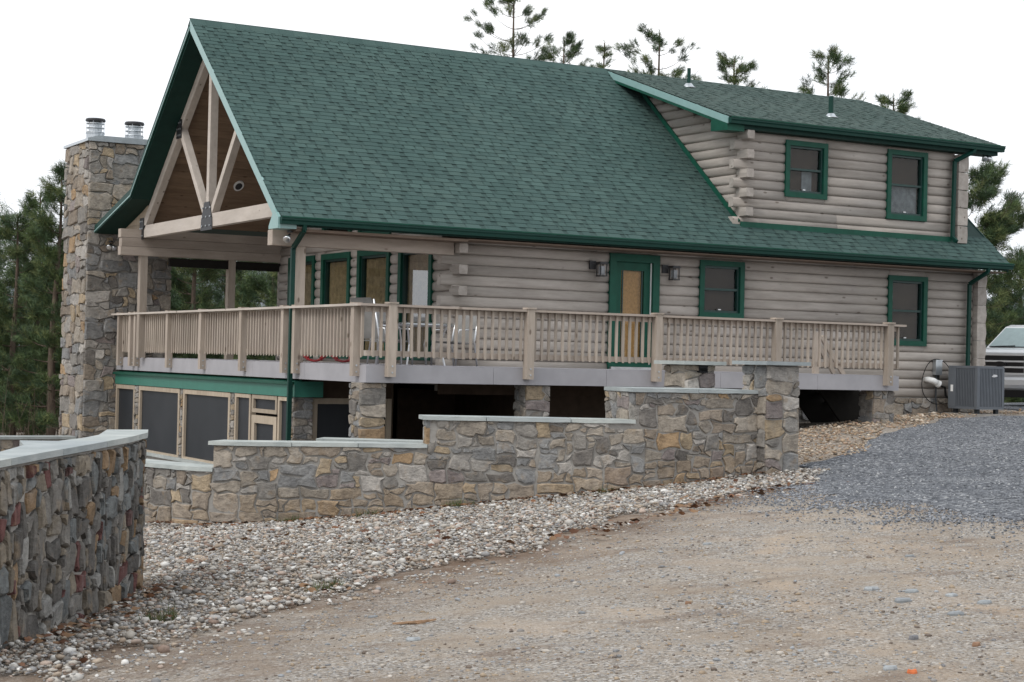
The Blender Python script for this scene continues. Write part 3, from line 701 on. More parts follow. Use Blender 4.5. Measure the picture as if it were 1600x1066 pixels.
# roof slabs
roof = MB()
TH = .17
roof.prism([(YE, ZE-.012), (YR, ZR-.012), (YK, ZK), (YB, ZB), (YB, ZB-TH), (YK, ZK-TH-.03), (YR, ZR-TH-.06), (YE, ZE-TH)], 'x', X0+.03, X1-.03)
roof_o = roof.build('roof', M['soffit'], house)
MB().prism([(YD, ZD-.012), (YR+.02, ZR+.0), (YR, ZR-.15), (YD, ZD-.14)], 'x', XD0+.03, X1-.02).build('dormer_roof', M['soffit'], house)
th = math.atan(PIT); cs, sn = math.cos(th), math.sin(th)
def rake(y0, z0, y1, z1, x, h, name, mat, dx=.03):
    MB().prism([(y0, z0+.006), (y1, z1+.006), (y1, z1-h), (y0, z0-h)], 'x', x, x+dx).build(name, mat, house)
rake(YE-.02, ZE-.02, YR, ZR, X0, .20, 'rake_fascia', M['fascia'])
rake(YR, ZR, YK, ZK, X0+.002, .17, 'rake_fascia', M['gutter'])
rake(YK, ZK, YB, ZB, X0+.002, .17, 'rake_fascia', M['gutter'])
MB().prism([(YR, ZR-.125), (YK, ZK-.125), (YB, ZB-.12), (YB, ZB-.14), (YK, ZK-.15), (YR, ZR-.155)], 'x', X0-.012, X0+.001).build('rake_bead', M['fascia'], house)
rake(YE, ZE, YR, ZR, X1-.03, .2, 'rake_fascia', M['gutter'])
# boxed return at the eave corner
MB().prism([(YE-.01, ZE-.02), (YE+.19, ZE+.13), (YE+.42, ZE-.16), (YE+.42, ZE-.21), (YE-.01, ZE-.21)], 'x', X0-.015, X0+.32).build('eave_return', M['fascia'], house)
rake(YD-.01, ZD-.005, YR, ZR, XD0, .135, 'dormer_fascia', M['fascia'])
rake(YD, ZD-.145, YR, ZR-.14, XD0+.004, .05, 'dormer_fascia', M['green'])
MB().prism([(YD, ZD-.13), (YD+.55, ZD-.02), (YD+.55, ZD-.24), (YD, ZD-.27)], 'x', XD0+.002, XD0+.42).build('dormer_return', M['green'], house)
def gutter(x0, x1, y, z, name='gutter'):
    prof = [(y+.005, z-.01), (y-.115, z-.01), (y-.118, z-.05), (y-.095, z-.075), (y-.09, z-.125), (y+.005, z-.125)]
    g = MB().prism(prof, 'x', x0, x1).build(name, M['gutter'], house)
    MB().box((x0, y-.128, z-.016), (x1, y-.112, z+.004)).build('gutter_lip', M['green'], g)
gutter(X0+.01, X1+.05, YE, ZE-.015); gutter(XD0+.02, X1+.05, YD, ZD-.01)
MB().box((XD0+.05, YD+.01, ZD-.215), (X1-.05, YD+.03, ZD-.12)).build('dormer_frieze', M['soffit'], house)
MB().box((XD0+.4, YD+.03, ZD-.215), (X1-.05, .12, ZD-.20)).build('dormer_soffit', M['soffit'], house)
MB().box((XG, YE+.01, ZE-.215), (X1-.05, .1, ZE-.195)).build('eave_soffit', M['brown_soffit'], house)
MB().box((X0+.33, YE+.02, ZE-.245), (XG, .02, ZE-.2)).build('eave_soffit', M['brown_soffit'], house)

# shingles
SH = [(.056,.100,.091),(.052,.094,.086),(.061,.107,.097),(.054,.097,.089),(.059,.101,.091),(.049,.088,.081)]
EXPO = .127
def shingle_mesh(seed, ln=1.0, band=True):
    r = random.Random(seed); mb = MB()
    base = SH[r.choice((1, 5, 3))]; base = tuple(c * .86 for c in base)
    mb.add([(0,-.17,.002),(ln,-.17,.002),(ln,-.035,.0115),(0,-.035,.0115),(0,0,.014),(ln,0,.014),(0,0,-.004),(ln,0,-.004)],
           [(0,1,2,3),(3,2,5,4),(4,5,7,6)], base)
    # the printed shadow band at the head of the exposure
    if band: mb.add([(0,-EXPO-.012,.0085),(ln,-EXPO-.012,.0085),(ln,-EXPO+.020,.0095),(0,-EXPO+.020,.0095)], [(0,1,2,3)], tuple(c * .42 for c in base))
    x = r.uniform(-.08, .05)
    while x < ln:
        w = r.uniform(.14, .34); a, b = max(0, x), min(ln, x + w)
        if b - a > .02:
            kk = r.uniform(.94, 1.07); c = tuple(k * kk for k in r.choice(SH)); s = .010
            mb.add([(a+s*.6,-EXPO+.006,.013),(b-s*.6,-EXPO+.006,.013),(b,.004,.020),(a,.004,.020),(a,.004,.004),(b,.004,.004)], [(0,1,2,3),(3,2,5,4)], c)
        x += w + r.choice((.012, .02, .03, .09, .12))
    return mb
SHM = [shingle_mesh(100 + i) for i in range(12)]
SHME = [m.mesh('shingle', M['shingle'], fix=False) for m in SHM]
def roof_frame(pit):
    t = math.atan(pit); return Vector((0, -math.cos(t), -math.sin(t))), Vector((0, -math.sin(t), math.cos(t)))
def courses(origin_y, origin_z, pit, length, x0, x1, limit=None):
    """yield (matrix, variant, fraction-of-strip) for every shingle, eave upwards"""
    dn, nm = roof_frame(pit); n = int(length / EXPO); r = random.Random(3)
    for k in range(n + 1):
        s = length - k * EXPO
        y = origin_y + dn.y * s; z = origin_z + dn.z * s
        off = (k * .37 + r.uniform(-.04, .04)) % 1.0; a = x0 - off
        while a < x1:
            aa, bb = max(a, x0), min(a + 1.0, x1)
            if limit: bb = min(bb, limit(y))
            if bb - aa > .05:
                m = Matrix(((1, dn.x, nm.x, aa), (0, dn.y, nm.y, y), (0, dn.z, nm.z, z), (0, 0, 0, 1)))
                m = m @ Matrix.Diagonal((bb - aa, 1, 1, 1)); yield m, r.randrange(12), Vector((aa, y, z))
            a += 1.0
SL = math.hypot(YR - YE, ZR - ZE) + .02; SLD = math.hypot(YR - YD, ZR - ZD) + .02
allsh = list(courses(YR, ZR, PIT, SL, X0, X1, lambda y: X1 if y < .02 else 9.06))
allsh.sort(key=lambda q: (q[2] - CAM).length)
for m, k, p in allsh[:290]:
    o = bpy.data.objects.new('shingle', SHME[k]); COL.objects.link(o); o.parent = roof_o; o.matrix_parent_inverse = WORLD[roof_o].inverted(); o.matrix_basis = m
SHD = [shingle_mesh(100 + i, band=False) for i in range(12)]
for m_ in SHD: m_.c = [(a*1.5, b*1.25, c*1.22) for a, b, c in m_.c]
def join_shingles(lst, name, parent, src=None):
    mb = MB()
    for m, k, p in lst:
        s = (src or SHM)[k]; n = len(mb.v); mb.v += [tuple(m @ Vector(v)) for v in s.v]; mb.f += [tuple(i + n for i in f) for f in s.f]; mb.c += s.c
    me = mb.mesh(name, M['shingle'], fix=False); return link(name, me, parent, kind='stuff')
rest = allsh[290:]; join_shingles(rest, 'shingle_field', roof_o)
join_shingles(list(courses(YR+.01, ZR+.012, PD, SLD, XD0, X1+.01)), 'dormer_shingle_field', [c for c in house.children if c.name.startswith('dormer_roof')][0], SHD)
for k in range(56):      # ridge caps
    a = X0 + k * .3
    if a > X1 - .3: break
    MB().prism([(YR-.13, ZR-.085), (YR, ZR+.03), (YR+.13, ZR-.085), (YR+.13, ZR-.1), (YR, ZR+.012), (YR-.13, ZR-.1)], 'x', a, a+.305, SH[k % 5]).build('ridge_shingle', M['shingle'], roof_o)
# flashing where the dormer meets the roof
def roofz(y): return ZR - PIT * (YR - y)
MB().bar((9.0, -.03, roofz(-.03)+.06), (9.0, 3.9, roofz(3.9)+.06), .03, .11, up=(0, -sn, cs)).build('flashing', M['green'], roof_o)
MB().box((9.02, -.10, roofz(-.06)-.03), (14.75, -.055, roofz(-.06)+.10)).build('flashing', M['green'], roof_o)
# vent pipes
for (x, y, h, rr) in ((12.25, 1.12, .46, .055), (9.95, 3.14, .42, .04)):
    z = ZR - PD * (YR - y)
    vp = MB().tube([(x, y, z-.05), (x, y, z+h)], rr, 14).build('vent_pipe', M['gutter'], roof_o, smooth=False)
    MB().lathe([(.17, 0), (.12, .03), (.075, .09), (.06, .10)], (x, y, z-.01), 14).build('boot', M['galv'], vp, smooth=True)

# ---- logs
LH = .1915
def profile(z0, z1, za, zb):
    """front outline (n, z) of one D-log whose course is z0..z1, cut to za..zb"""
    out = []
    for k in range(11):
        t = (za - z0)/(z1-z0) + ((zb-za)/(z1-z0)) * k / 10
        u = abs(2*t - 1); out.append((-.012 + .044 * (1 - u**3.4), z0 + t*(z1-z0)))
    return out
def log(o, ud, nd, s0, s1, z0, z1, za, zb, mat, parent, back=-.13, full=False):
    pr = profile(z0, z1, max(za, z0+.002), min(zb, z1-.002)); poly = [(back, pr[0][1])] + pr + [(back, pr[-1][1])]
    o, ud, nd = Vector(o), Vector(ud), Vector(nd); n = len(poly)
    vs_ = [o + ud*s + nd*p[0] + Vector((0, 0, p[1])) for s in (s0, s1) for p in poly]
    mb = MB().add(vs_, [tuple(range(n))[::-1], tuple(range(n, 2*n))] + [(i, (i+1) % n, n+(i+1) % n, n+i) for i in range(n)])
    ob = mb.build('log', mat, parent, smooth=False)
    for p in ob.data.polygons:
        if len(p.vertices) == 4: p.use_smooth = True
    return ob
def log_wall(parent, o, ud, nd, zb, n, span, openings, mat, ends=((0, 0), (0, 0)), seed=1, joint=3.6):
    """span(zmid)->(s0,s1); openings (s0,s1,z0,z1); ends: protrusion on even/odd courses at (start, end)"""
    r = random.Random(seed)
    for k in range(n):
        z0 = zb + k * LH; z1 = z0 + LH; sp = span(z0 + LH/2)
        if sp is None: continue
        a, b = sp; a -= ends[0][k % 2]; b += ends[1][k % 2]
        cuts = [q for q in openings if q[2] < z1-.004 and q[3] > z0+.004 and q[1] > a and q[0] < b]
        segs = [(a, b, z0, z1)]
        for q in cuts:
            new = []
            for s in segs:
                if q[1] <= s[0] or q[0] >= s[1]: new.append(s); continue
                if q[0] - s[0] > .03: new.append((s[0], q[0], s[2], s[3]))
                if s[1] - q[1] > .03: new.append((q[1], s[1], s[2], s[3]))
                m0, m1 = max(s[0], q[0]), min(s[1], q[1])
                if z1 - q[3] > .02: new.append((m0, m1, max(q[3], s[2]), s[3]))
                if q[2] - z0 > .02: new.append((m0, m1, s[2], min(q[2], s[3])))
            segs = new
        for s in segs:
            L = s[1]-s[0]; pcs = [s[0]]
            if L > joint * 1.25:
                m = max(1, round(L/joint)); x = s[0]
                for j in range(1, m):
                    pcs.append(s[0] + L*j/m + r.uniform(-.5, .5))
            pcs.append(s[1])
            for p, q in zip(pcs, pcs[1:]): log(o, ud, nd, p+.0015, q-.0015, z0, z1, s[2], s[3], mat, parent)
ZL = -.461
# front wall
OPEN = [(5.974, 7.118, -.2, 2.21), (8.078, 9.161, 1.054, 2.184), (12.927, 14.011, .626, 2.101)]
fwall = MB().box((XG+.1, .13, ZL), (15.4, .2, 2.75)).build('front_wall', M['dark'], house)
ins = lambda q, e=.045: (q[0]+e, q[1]-e, q[2]+e, q[3]-e)
log_wall(fwall, (0, 0, 0), (1, 0, 0), (0, -1, 0), ZL, 15, lambda z: (XG, 15.36), [ins(q) for q in OPEN], M['log_x'], ((.27, -.02), (-.02, .0)), 2)
# log ends passing through at the corners (gable logs)
def corner_logs(parent, x, zb, n, par, y1, mat=M['log_y'], w=.16):
    for k in range(n):
        if k % 2 != par: continue
        z0 = zb + k * LH
        pts_ = [(x-w/2, z0+.012), (x-w/2-.012, z0+LH*.5), (x-w/2, z0+LH-.012), (x+w/2, z0+LH-.012), (x+w/2+.012, z0+LH*.5), (x+w/2, z0+.012)]
        MB().prism(pts_, 'y', -y1, .1).build('log', mat, parent)
corner_logs(fwall, XG+.06, ZL, 15, 1, .26); 
for k in range(15):
    z0 = ZL + k*LH
    if k % 2 == 0: continue
    MB().prism([(15.36, z0-LH*.5+.004), (15.36, z0+LH*.4), (15.36, z0+LH*1.5-.004), (15.60, z0+LH*1.5-.004), (15.63, z0+LH*.4), (15.60, z0-LH*.5+.004)], 'y', -.16, .3).build('log', M['log_y'], fwall)
# gable wall under the porch
GW = [(.79, 2.21), (2.62, 4.11), (4.48, 5.94), (6.31, 7.75)]
gwall = MB().prism([(.1, ZL), (8.35, ZL), (8.35, 3.0), (YR, 6.2), (.1, 2.75)], 'x', XG+.14, XG+.2).build('gable_wall', M['dark'], house)
def gspan(z):
    a = max(0, YE + (z + .32 - ZE)/PIT) if z > 2.2 else 0; b = min(8.4, 2*YR - YE - (z + .32 - ZE)/PIT) if z > 2.2 else 8.4
    return (a, b) if b - a > .3 else None
TRANS = [(2.62, 4.11, 2.52, 3.55), (4.48, 5.94, 2.52, 3.55)]
log_wall(gwall, (XG, 0, 0), (0, 1, 0), (-1, 0, 0), ZL + LH/2, 32, gspan, [(a+.045, b-.045, .1, 2.215) for a, b in GW] + [ins(q) for q in TRANS], M['log_y'], ((.0, .0), (0, 0)), 3, 4.5)
# right gable (barely seen)
MB().prism([(0, ZL), (8.4, ZL), (8.4, 2.6), (YR, 6.1), (0, 2.6)], 'x', 15.36, 15.42).build('right_gable_wall', M['log_y'], house)
MB().box((XG, 8.4, ZL), (15.4, 8.5, 2.6)).build('rear_wall', M['log_x'], house)
# dormer
XC0, XC1 = 9.06, 14.72
dwall = MB().box((XC0+.08, .13, 2.7), (XC1, .2, 4.95)).build('dormer_front_wall', M['dark'], house)
DOPEN = [(10.137, 11.222, 3.565, 4.719), (12.835, 13.943, 3.281, 4.746)]
log_wall(dwall, (0, 0, 0), (1, 0, 0), (0, -1, 0), 2.90, 11, lambda z: (XC0, XC1), [ins(q) for q in DOPEN], M['log_x'], ((.2, -.02), (0, 0)), 4)
corner_logs(dwall, XC0+.05, 2.90, 10, 1, .24)
for k in range(0, 10, 2):
    z0 = 2.86 + k*LH
    MB().prism([(XC1+.03, z0+.006), (XC1+.03, z0+LH), (XC1+.03, z0+LH*2-.006), (XC1+.30, z0+LH*2-.015), (XC1+.315, z0+LH), (XC1+.30, z0+.01)], 'y', -.15, .25).build('log', M['log_y'], dwall)
cheek = MB().prism([(.1, 2.9), (.1, 4.85), (4.1, 6.2)], 'x', XC0+.13, XC0+.18).build('dormer_side_wall', M['dark'], house)
def cspan(z):
    a = max(0.0, (z + .27 - ZD) / PD + YD); b = (z + LH/2 - roofz(0)) / PIT + .05
    return (a, b) if b - a > .08 else None
log_wall(cheek, (XC0, 0, 0), (0, 1, 0), (-1, 0, 0), 2.90 + LH/2, 18, cspan, [], M['log_y'], ((.0, .0), (0, 0)), 5)
MB().prism([(.0, 2.9), (.0, 4.9), (4.1, 6.2)], 'x', XC1-.02, XC1+.04).build('dormer_side_wall', M['log_y'], house)

# ---- windows and door
def frame_of(o, ud, nd, s0, s1, z0, z1, w, n0, n1, mb=None):
    o, ud, nd = Vector(o), Vector(ud), Vector(nd); mb = mb or MB()
    def bx(a, b, c, d):
        vs_ = [o + ud*s + nd*n + Vector((0, 0, z)) for n in (n0, n1) for s, z in ((a, c), (b, c), (b, d), (a, d))]
        mb.add(vs_, [(3,2,1,0),(4,5,6,7),(0,1,5,4),(1,2,6,5),(2,3,7,6),(3,0,4,7)])
    bx(s0, s1, z0, z0+w); bx(s0, s1, z1-w, z1); bx(s0, s0+w, z0+w, z1-w); bx(s1-w, s1, z0+w, z1-w)
    return mb
def quad_box(o, ud, nd, a, b, c, d, n0, n1):
    o, ud, nd = Vector(o), Vector(ud), Vector(nd)
    return MB().add([o + ud*s + nd*n + Vector((0, 0, z)) for n in (n0, n1) for s, z in ((a, c), (b, c), (b, d), (a, d))], [(3,2,1,0),(4,5,6,7),(0,1,5,4),(1,2,6,5),(2,3,7,6),(3,0,4,7)])
def window(o, ud, nd, q, style, name='window', tw=.105, gm='glass'):
    s0, s1, z0, z1 = q
    w = frame_of(o, ud, nd, s0, s1, z0, z1, tw, -.10, .062).build(name, M['green'], house)
    a, b, c, d = s0+tw-.002, s1-tw+.002, z0+tw-.002, z1-tw+.002
    sm = frame_of(o, ud, nd, a, b, c, d, .045, -.085, .015)
    if style == 'double':
        zm = (c+d)/2; sm.add([Vector(o)+Vector(ud)*s+Vector(nd)*n+Vector((0,0,z)) for n in (-.08, .012) for s, z in ((a+.045, zm-.022), (b-.045, zm-.022), (b-.045, zm+.022), (a+.045, zm+.022))], [(3,2,1,0),(4,5,6,7),(0,1,5,4),(1,2,6,5),(2,3,7,6),(3,0,4,7)])
    sm.build('sash', M['sash'], w)
    quad_box(o, ud, nd, a+.04, b-.04, c+.04, d-.04, -.045, -.037).build('pane', M[gm], w)
    if style == 'double':
        quad_box(o, ud, nd, a+(b-a)*.42, a+(b-a)*.50, c+.055, c+.075, -.03, .02).build('sash_lock', M['alum'], w)
    # room behind
    quad_box(o, ud, nd, a, b, c, d, -.128, -.122).build('dark_room', M['dark'], w)
    if style == 'double':
        n = 26; vs_ = []
        for k in range(n):
            z = c + .04 + (d-c-.08)*k/(n-1)
            for ss in (a+.05, b-.05): vs_.append(Vector(o)+Vector(ud)*ss+Vector(nd)*-.105+Vector((0,0,z)))
        MB().add(vs_, [(2*k, 2*k+1, 2*k+3, 2*k+2) for k in range(n-1)]).build('blind', M['blind'], w)
        if z0 > 3:
            mm = a + (b-a)*(.48 if s0 < 12 else .08)
            quad_box(o, ud, nd, mm, b-.08 if s0 > 12 else b-.2, c+.05, (c+d)/2-.02, -.095, -.09).build('sheer_curtain', M['sheer'], w)
    if style == 'curtain':
        mb = MB(); n = 46; vs_ = []; 
        for k in range(n):
            s = a+.05 + (b-a-.1)*k/(n-1); dd = -.075 + .012*math.sin(k*1.5)
            for z in (c+.05, d-.06): vs_.append(Vector(o)+Vector(ud)*s+Vector(nd)*dd+Vector((0,0,z)))
        mb.add(vs_, [(2*k, 2*k+2, 2*k+3, 2*k+1) for k in range(n-1)]).build('curtain', M['curtain'], w)
    return w
FR = ((0, 0, 0), (1, 0, 0), (0, -1, 0)); GB = ((XG, 0, 0), (0, 1, 0), (-1, 0, 0))
for q in OPEN[1:] + DOPEN: window(*FR, q, 'double')
for i_, (a, b) in enumerate(GW): window(*GB, (a, b, .08, 2.26), 'curtain', tw=.12, gm='reflective' if i_ == 0 else 'glass')
for q in TRANS: window(*GB, q, 'plain', tw=.11)
# entrance door
q = OPEN[0]; tw = .15
dr = frame_of(*FR, q[0], q[1], -.05, q[3], tw, -.11, .065).build('door', M['green'], house)
a, b, c, d = q[0]+tw, q[1]-tw, .08, q[3]-tw
ds = frame_of(*FR, a, b, c, d, .16, -.09, -.02).build('door_leaf', M['green'], dr)
quad_box(*FR, a+.155, b-.155, c+.155, d-.155, -.06, -.05).build('pane', M['glass'], dr)
quad_box(*FR, a+.15, b-.15, c+.15, d-.15, -.10, -.09).build('woven_shade', M['shade'], dr)
mb = MB()
for s in (a+.2, b-.2): mb.add(quad_box(*FR, s-.012, s+.012, c+.16, d-.16, -.05, -.03).v, [(3,2,1,0),(4,5,6,7),(0,1,5,4),(1,2,6,5),(2,3,7,6),(3,0,4,7)])
mb.build('muntin', M['sash'], dr)
quad_box(*FR, b-.02, b+.015, c, d, -.02, .0).build('storm_door_edge', M['white'], dr)
quad_box(*FR, q[0]+.02, q[1]-.02, .0, .045, -.05, .13).build('threshold', M['alum'], dr)

# ---- porch frame and truss
MB().box((-.55, 8.32, 2.18), (-.38, 8.48, 2.2)).build('post_cap', M['beam_x'], house)
for k in range(3):      # rear beam of three timbers
    MB().box((-1.0 + (.02 if k == 1 else 0), 8.30, 2.18 + k*.187), (XG+.1, 8.50, 2.18 + k*.187 + .181)).build('porch_beam', M['beam_x'], house)
MB().box((-.9, -.09, 2.0), (XG-.05, .13, 2.26)).build('porch_beam', M['beam_x'], house)
for x0, y0 in ((-.555, 8.32), (1.43, 8.32)): MB().box((x0, y0, 0), (x0+.16, y0+.16, 2.18)).build('porch_post', M['post'], house)
MB().box((-.44, -.06, 0), (-.27, .10, 2.0)).build('porch_post', M['post'], house)
MB().box((.10, 8.34, 1.98), (XG, 8.46, 2.16)).build('porch_header', M['dark'], house)
MB().box((XT-.07, .0, 2.56), (XT+.07, 8.42, 2.815)).build('tie_beam', M['beam'], house)
def under(y): return (roofz(y) if y < YR else ZR - PIT*(y-YR)) - .34
for y0, y1 in ((.15, YR-.02), (8.25, YR+.02)):
    MB().bar((XT, y0, under(y0)), (XT, y1, under(y1)), .14, .19, up=(0, 0, 1)).build('rafter', M['beam'], house)
MB().box((XT-.075, YR-.072, 2.817), (XT+.075, YR+.072, 6.05)).build('king_post', M['beam'], house)
MB().bar((XT-.002, YR+.16, 2.80), (XT-.002, 6.02, under(6.02)-.02), .13, .14, up=(1, 0, 0)).build('brace', M['beam'], house)
MB().bar((XT-.002, YR-.16, 2.80), (XT-.002, 2.45, under(2.45)-.02), .13, .14, up=(1, 0, 0)).build('brace', M['beam'], house)
def plate(y0, y1, z0, z1, poly=None):
    p = MB().prism(poly or [(y0, z0), (y1, z0), (y1, z1), (y0, z1)], 'x', XT-.088, XT-.076).build('bracket_plate', M['steel'], house)
    for i in range(3):
        for j in range(3):
            y, z = y0+(y1-y0)*(i+.5)/3, z0+(z1-z0)*(j+.5)/3
            MB().tube([(XT-.089, y, z), (XT-.105, y, z)], .018, 6).build('bolt', M['galv'], p)
plate(YR-.32, YR+.32, 2.50, 3.02, [(YR-.32, 2.50), (YR+.32, 2.50), (YR+.30, 2.72), (YR+.14, 3.05), (YR-.14, 3.05), (YR-.30, 2.72)])
plate(5.86, 6.16, under(6.02)-.22, under(6.02)+.16); plate(8.18, 8.44, 2.52, 2.98)
# plank ceiling under the back slope and the front slope
nb = 26
for k in range(nb):
    y0, y1 = YR + (YK+.55-YR)*k/nb + .004, YR + (YK+.55-YR)*(k+1)/nb - .004
    z0, z1 = ZR - PIT*(y0-YR) - .23, ZR - PIT*(y1-YR) - .23
    if z1 < 2.76: break
    MB().add([(XT+.08, y0, z0), (XG, y0, z0), (XG, y1, z1), (XT+.08, y1, z1), (XT+.08, y0, z0+.02), (XG, y0, z0+.02), (XG, y1, z1+.02), (XT+.08, y1, z1+.02)],
             [(3,2,1,0),(4,5,6,7),(0,1,5,4),(1,2,6,5),(2,3,7,6),(3,0,4,7)]).build('ceiling_plank', M['ceiling'], house)
# plank infill of the small gable triangle over the rear beam end
for k in range(4):
    za, zb_ = 2.745 + k*.125, 2.745 + k*.125 + .12; ya, yb2 = 10.2 - (za-2.70)*4.0, 10.2 - (zb_-2.70)*4.0
    MB().prism([(8.1, za), (ya, za), (max(yb2, 8.15), zb_), (8.1, zb_)], 'x', XT-.02, XT+.02).build('infill_plank', M['tan_frame'], house)
CANX, CANY = (1.22, 7.26)
can = MB().lathe([(.11, 0), (.11, .03), (.085, .03), (.085, .005)], (CANX, CANY, 0), 18)
can.v = [(x, y + z*sn, z*1.0 + ZR - PIT*(y-YR) - .262) for x, y, z in can.v]; co = can.build('can_light', M['white'], house, smooth=False)
cd_ = MB().lathe([(.075, 0), (.075, .004)], (CANX, CANY, 0), 18); cd_.v = [(x, y + z*sn, z + ZR - PIT*(y-YR) - .268) for x, y, z in cd_.v]; cd_.build('baffle', M['steel'], co)
# downspouts
def downspout(pts_, w=.075):
    mb = MB()
    for p, q in zip(pts_, pts_[1:]): mb.bar(p, q, w, w*.8, up=(0, 1, 0) if abs(p[2]-q[2]) > .3 and abs(p[1]-q[1]) < .2 else (1, 0, 0))
    mb.build('downspout', M['gutter'], house)
downspout([(-.54, -.62, 2.33), (-.53, -.60, 2.24), (-.52, -.10, 1.96), (-.52, -.09, -2.6)])
downspout([(15.2, -.62, 2.33), (15.2, -.6, 2.24), (15.14, -.13, 2.0), (15.14, -.12, -.55)])
downspout([(15.05, -.30, 4.90), (15.0, -.28, 4.82), (14.64, -.13, 4.62), (14.62, -.13, 2.98), (14.62, -.26, 2.88)])

# ---- lower storey under the porch
XL = -.37
lower = MB().box((XL+.12, .2, -2.75), (XL+.16, 10.4, -.3)).build('lower_wall', M['dark'], house)
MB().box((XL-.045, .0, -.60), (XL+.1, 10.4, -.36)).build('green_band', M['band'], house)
MB().prism([(XL-.10, -.345), (XL+.1, -.30), (XL+.1, -.362), (XL-.10, -.385)], 'y', -.04, 10.4).build('flashing', M['green'], house)
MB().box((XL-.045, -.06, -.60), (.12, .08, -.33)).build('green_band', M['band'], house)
def screen(y0, y1, z0, z1, fw=.09, name='screen_panel'):
    w = frame_of((XL, 0, 0), (0, 1, 0), (-1, 0, 0), y0, y1, z0, z1, fw, -.08, .03).build(name, M['tan_frame'], house)
    quad_box((XL, 0, 0), (0, 1, 0), (-1, 0, 0), y0+fw-.005, y1-fw+.005, z0+fw-.005, z1-fw+.005, -.03, -.02).build('screen', M['screen'], w)
for y0, y1 in ((9.0, 10.38), (6.02, 8.70), (3.12, 5.80)): screen(y0, y1, -2.05, -.61)
screen(2.05, 2.86, -2.75, -.61, .07); screen(.12, .72, -2.75, -.61, .07); screen(.78, 1.98, -.93, -.61, .07); screen(.78, 1.98, -2.75, -.98, .14, 'screen_door')
for i, (y0, y1) in enumerate(((8.72, 8.98), (5.82, 6.0), (2.88, 3.10))):
    c = MB().box((XL-.01, y0, -2.75), (XL+.1, y1, -.61)).build('stone_post', M['mortar'], house)
    stone_face(c, (XL-.01, y0, 0), (0, 1, 0), (-1, 0, 0), 0, y1-y0, -2.3, -.62, .16, 1.0, 300+i, .03)
MB().box((XL-.06, 3.1, -2.75), (XL+.1, 10.4, -2.06)).build('knee_wall', M['mortar'], house)
MB().box((XL-.12, 3.1, -2.06), (XL+.1, 10.4, -2.0)).build('sill', M['cap'], house)
stone_pier('stone_post', house, -.40, -.02, .0, .3, -2.75, -.61, .22, 320)
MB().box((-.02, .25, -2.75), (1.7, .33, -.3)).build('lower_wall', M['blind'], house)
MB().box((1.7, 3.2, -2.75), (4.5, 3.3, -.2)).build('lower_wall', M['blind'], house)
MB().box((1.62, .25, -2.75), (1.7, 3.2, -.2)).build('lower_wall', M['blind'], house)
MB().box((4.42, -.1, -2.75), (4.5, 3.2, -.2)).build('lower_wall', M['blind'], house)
MB().box((1.7, .3, -.24), (4.5, 3.2, -.2)).build('lower_ceiling', M['dark'], house)
w = frame_of((0, .2, 0), (1, 0, 0), (0, -1, 0), .02, 1.55, -2.75, -.62, .1, -.05, .03).build('screen_panel', M['tan_frame'], house)
quad_box((0, .2, 0), (1, 0, 0), (0, -1, 0), .11, 1.46, -2.7, -.7, -.02, -.01).build('screen', M['screen'], w)
# stone foundation at the right
MB().box((4.5, .0, -2.75), (8.4, .24, ZL-.002)).build('lower_wall', M['blind'], house)  # dark brown in place of stone; under-deck shade put into the colour
fnd = MB().box((8.4, .02, -1.3), (15.5, .24, ZL-.002)).build('foundation', M['mortar'], house)
stone_face(fnd, (8.4, .02, 0), (1, 0, 0), (0, -1, 0), 0, 7.1, -.98, ZL-.01, .3, 1.25, 340, .04)

# ------------------------------------------------------------------ chimney
chim = thing('stone_chimney', 'tall square fieldstone chimney with two metal flues at the gable end', 'chimney', (-.15, 11.4, -3.2))
CX0, CX1, CY0, CY1, CZT = -1.127, .85, 10.434, 12.356, 4.80
MB().box((CX0+.03, CY0+.03, -3.4), (CX1-.03, CY1-.03, CZT)).build('mortar_core', M['mortar'], chim)
stone_face(chim, (CX0, CY0+.03, 0), (1, 0, 0), (0, -1, 0), 0, CX1-CX0, -2.4, CZT, .36, 1.3, 400, .045)
stone_face(chim, (CX0+.03, CY0, 0), (0, 1, 0), (-1, 0, 0), .03, CY1-CY0, -2.4, CZT, .38, 1.15, 401, .045)
MB().prism([(CX0-.05, CZT), (CX1+.05, CZT), (CX1+.05, CZT+.06), (CX1-.2, CZT+.13), (CX0+.2, CZT+.13), (CX0-.05, CZT+.06)], 'y', CY0-.05, CY1+.05).build('metal_cap', M['galv'], chim)
for x in (-.74, .17):
    y = 11.35; z = CZT + .1
    f = MB().lathe([(.20, 0), (.20, .16), (.215, .17), (.215, .19), (.15, .20), (.15, .40)], (x, y, z), 20).build('flue', M['galv'], chim, smooth=False)
    for zz in (.20, .30, .40): MB().lathe([(.205, 0), (.21, .008), (.205, .016)], (x, y, z+zz), 20).build('ring', M['galv'], f)
    for k in range(6): MB().tube([(x+.2*math.cos(k*1.047), y+.2*math.sin(k*1.047), z+.18), (x+.2*math.cos(k*1.047), y+.2*math.sin(k*1.047), z+.46)], .006, 5).build('strut', M['galv'], f)
    MB().lathe([(.225, .0), (.225, .035), (.21, .06), (.0, .07)], (x, y, z+.46), 20).build('lid', M['steel'], f)

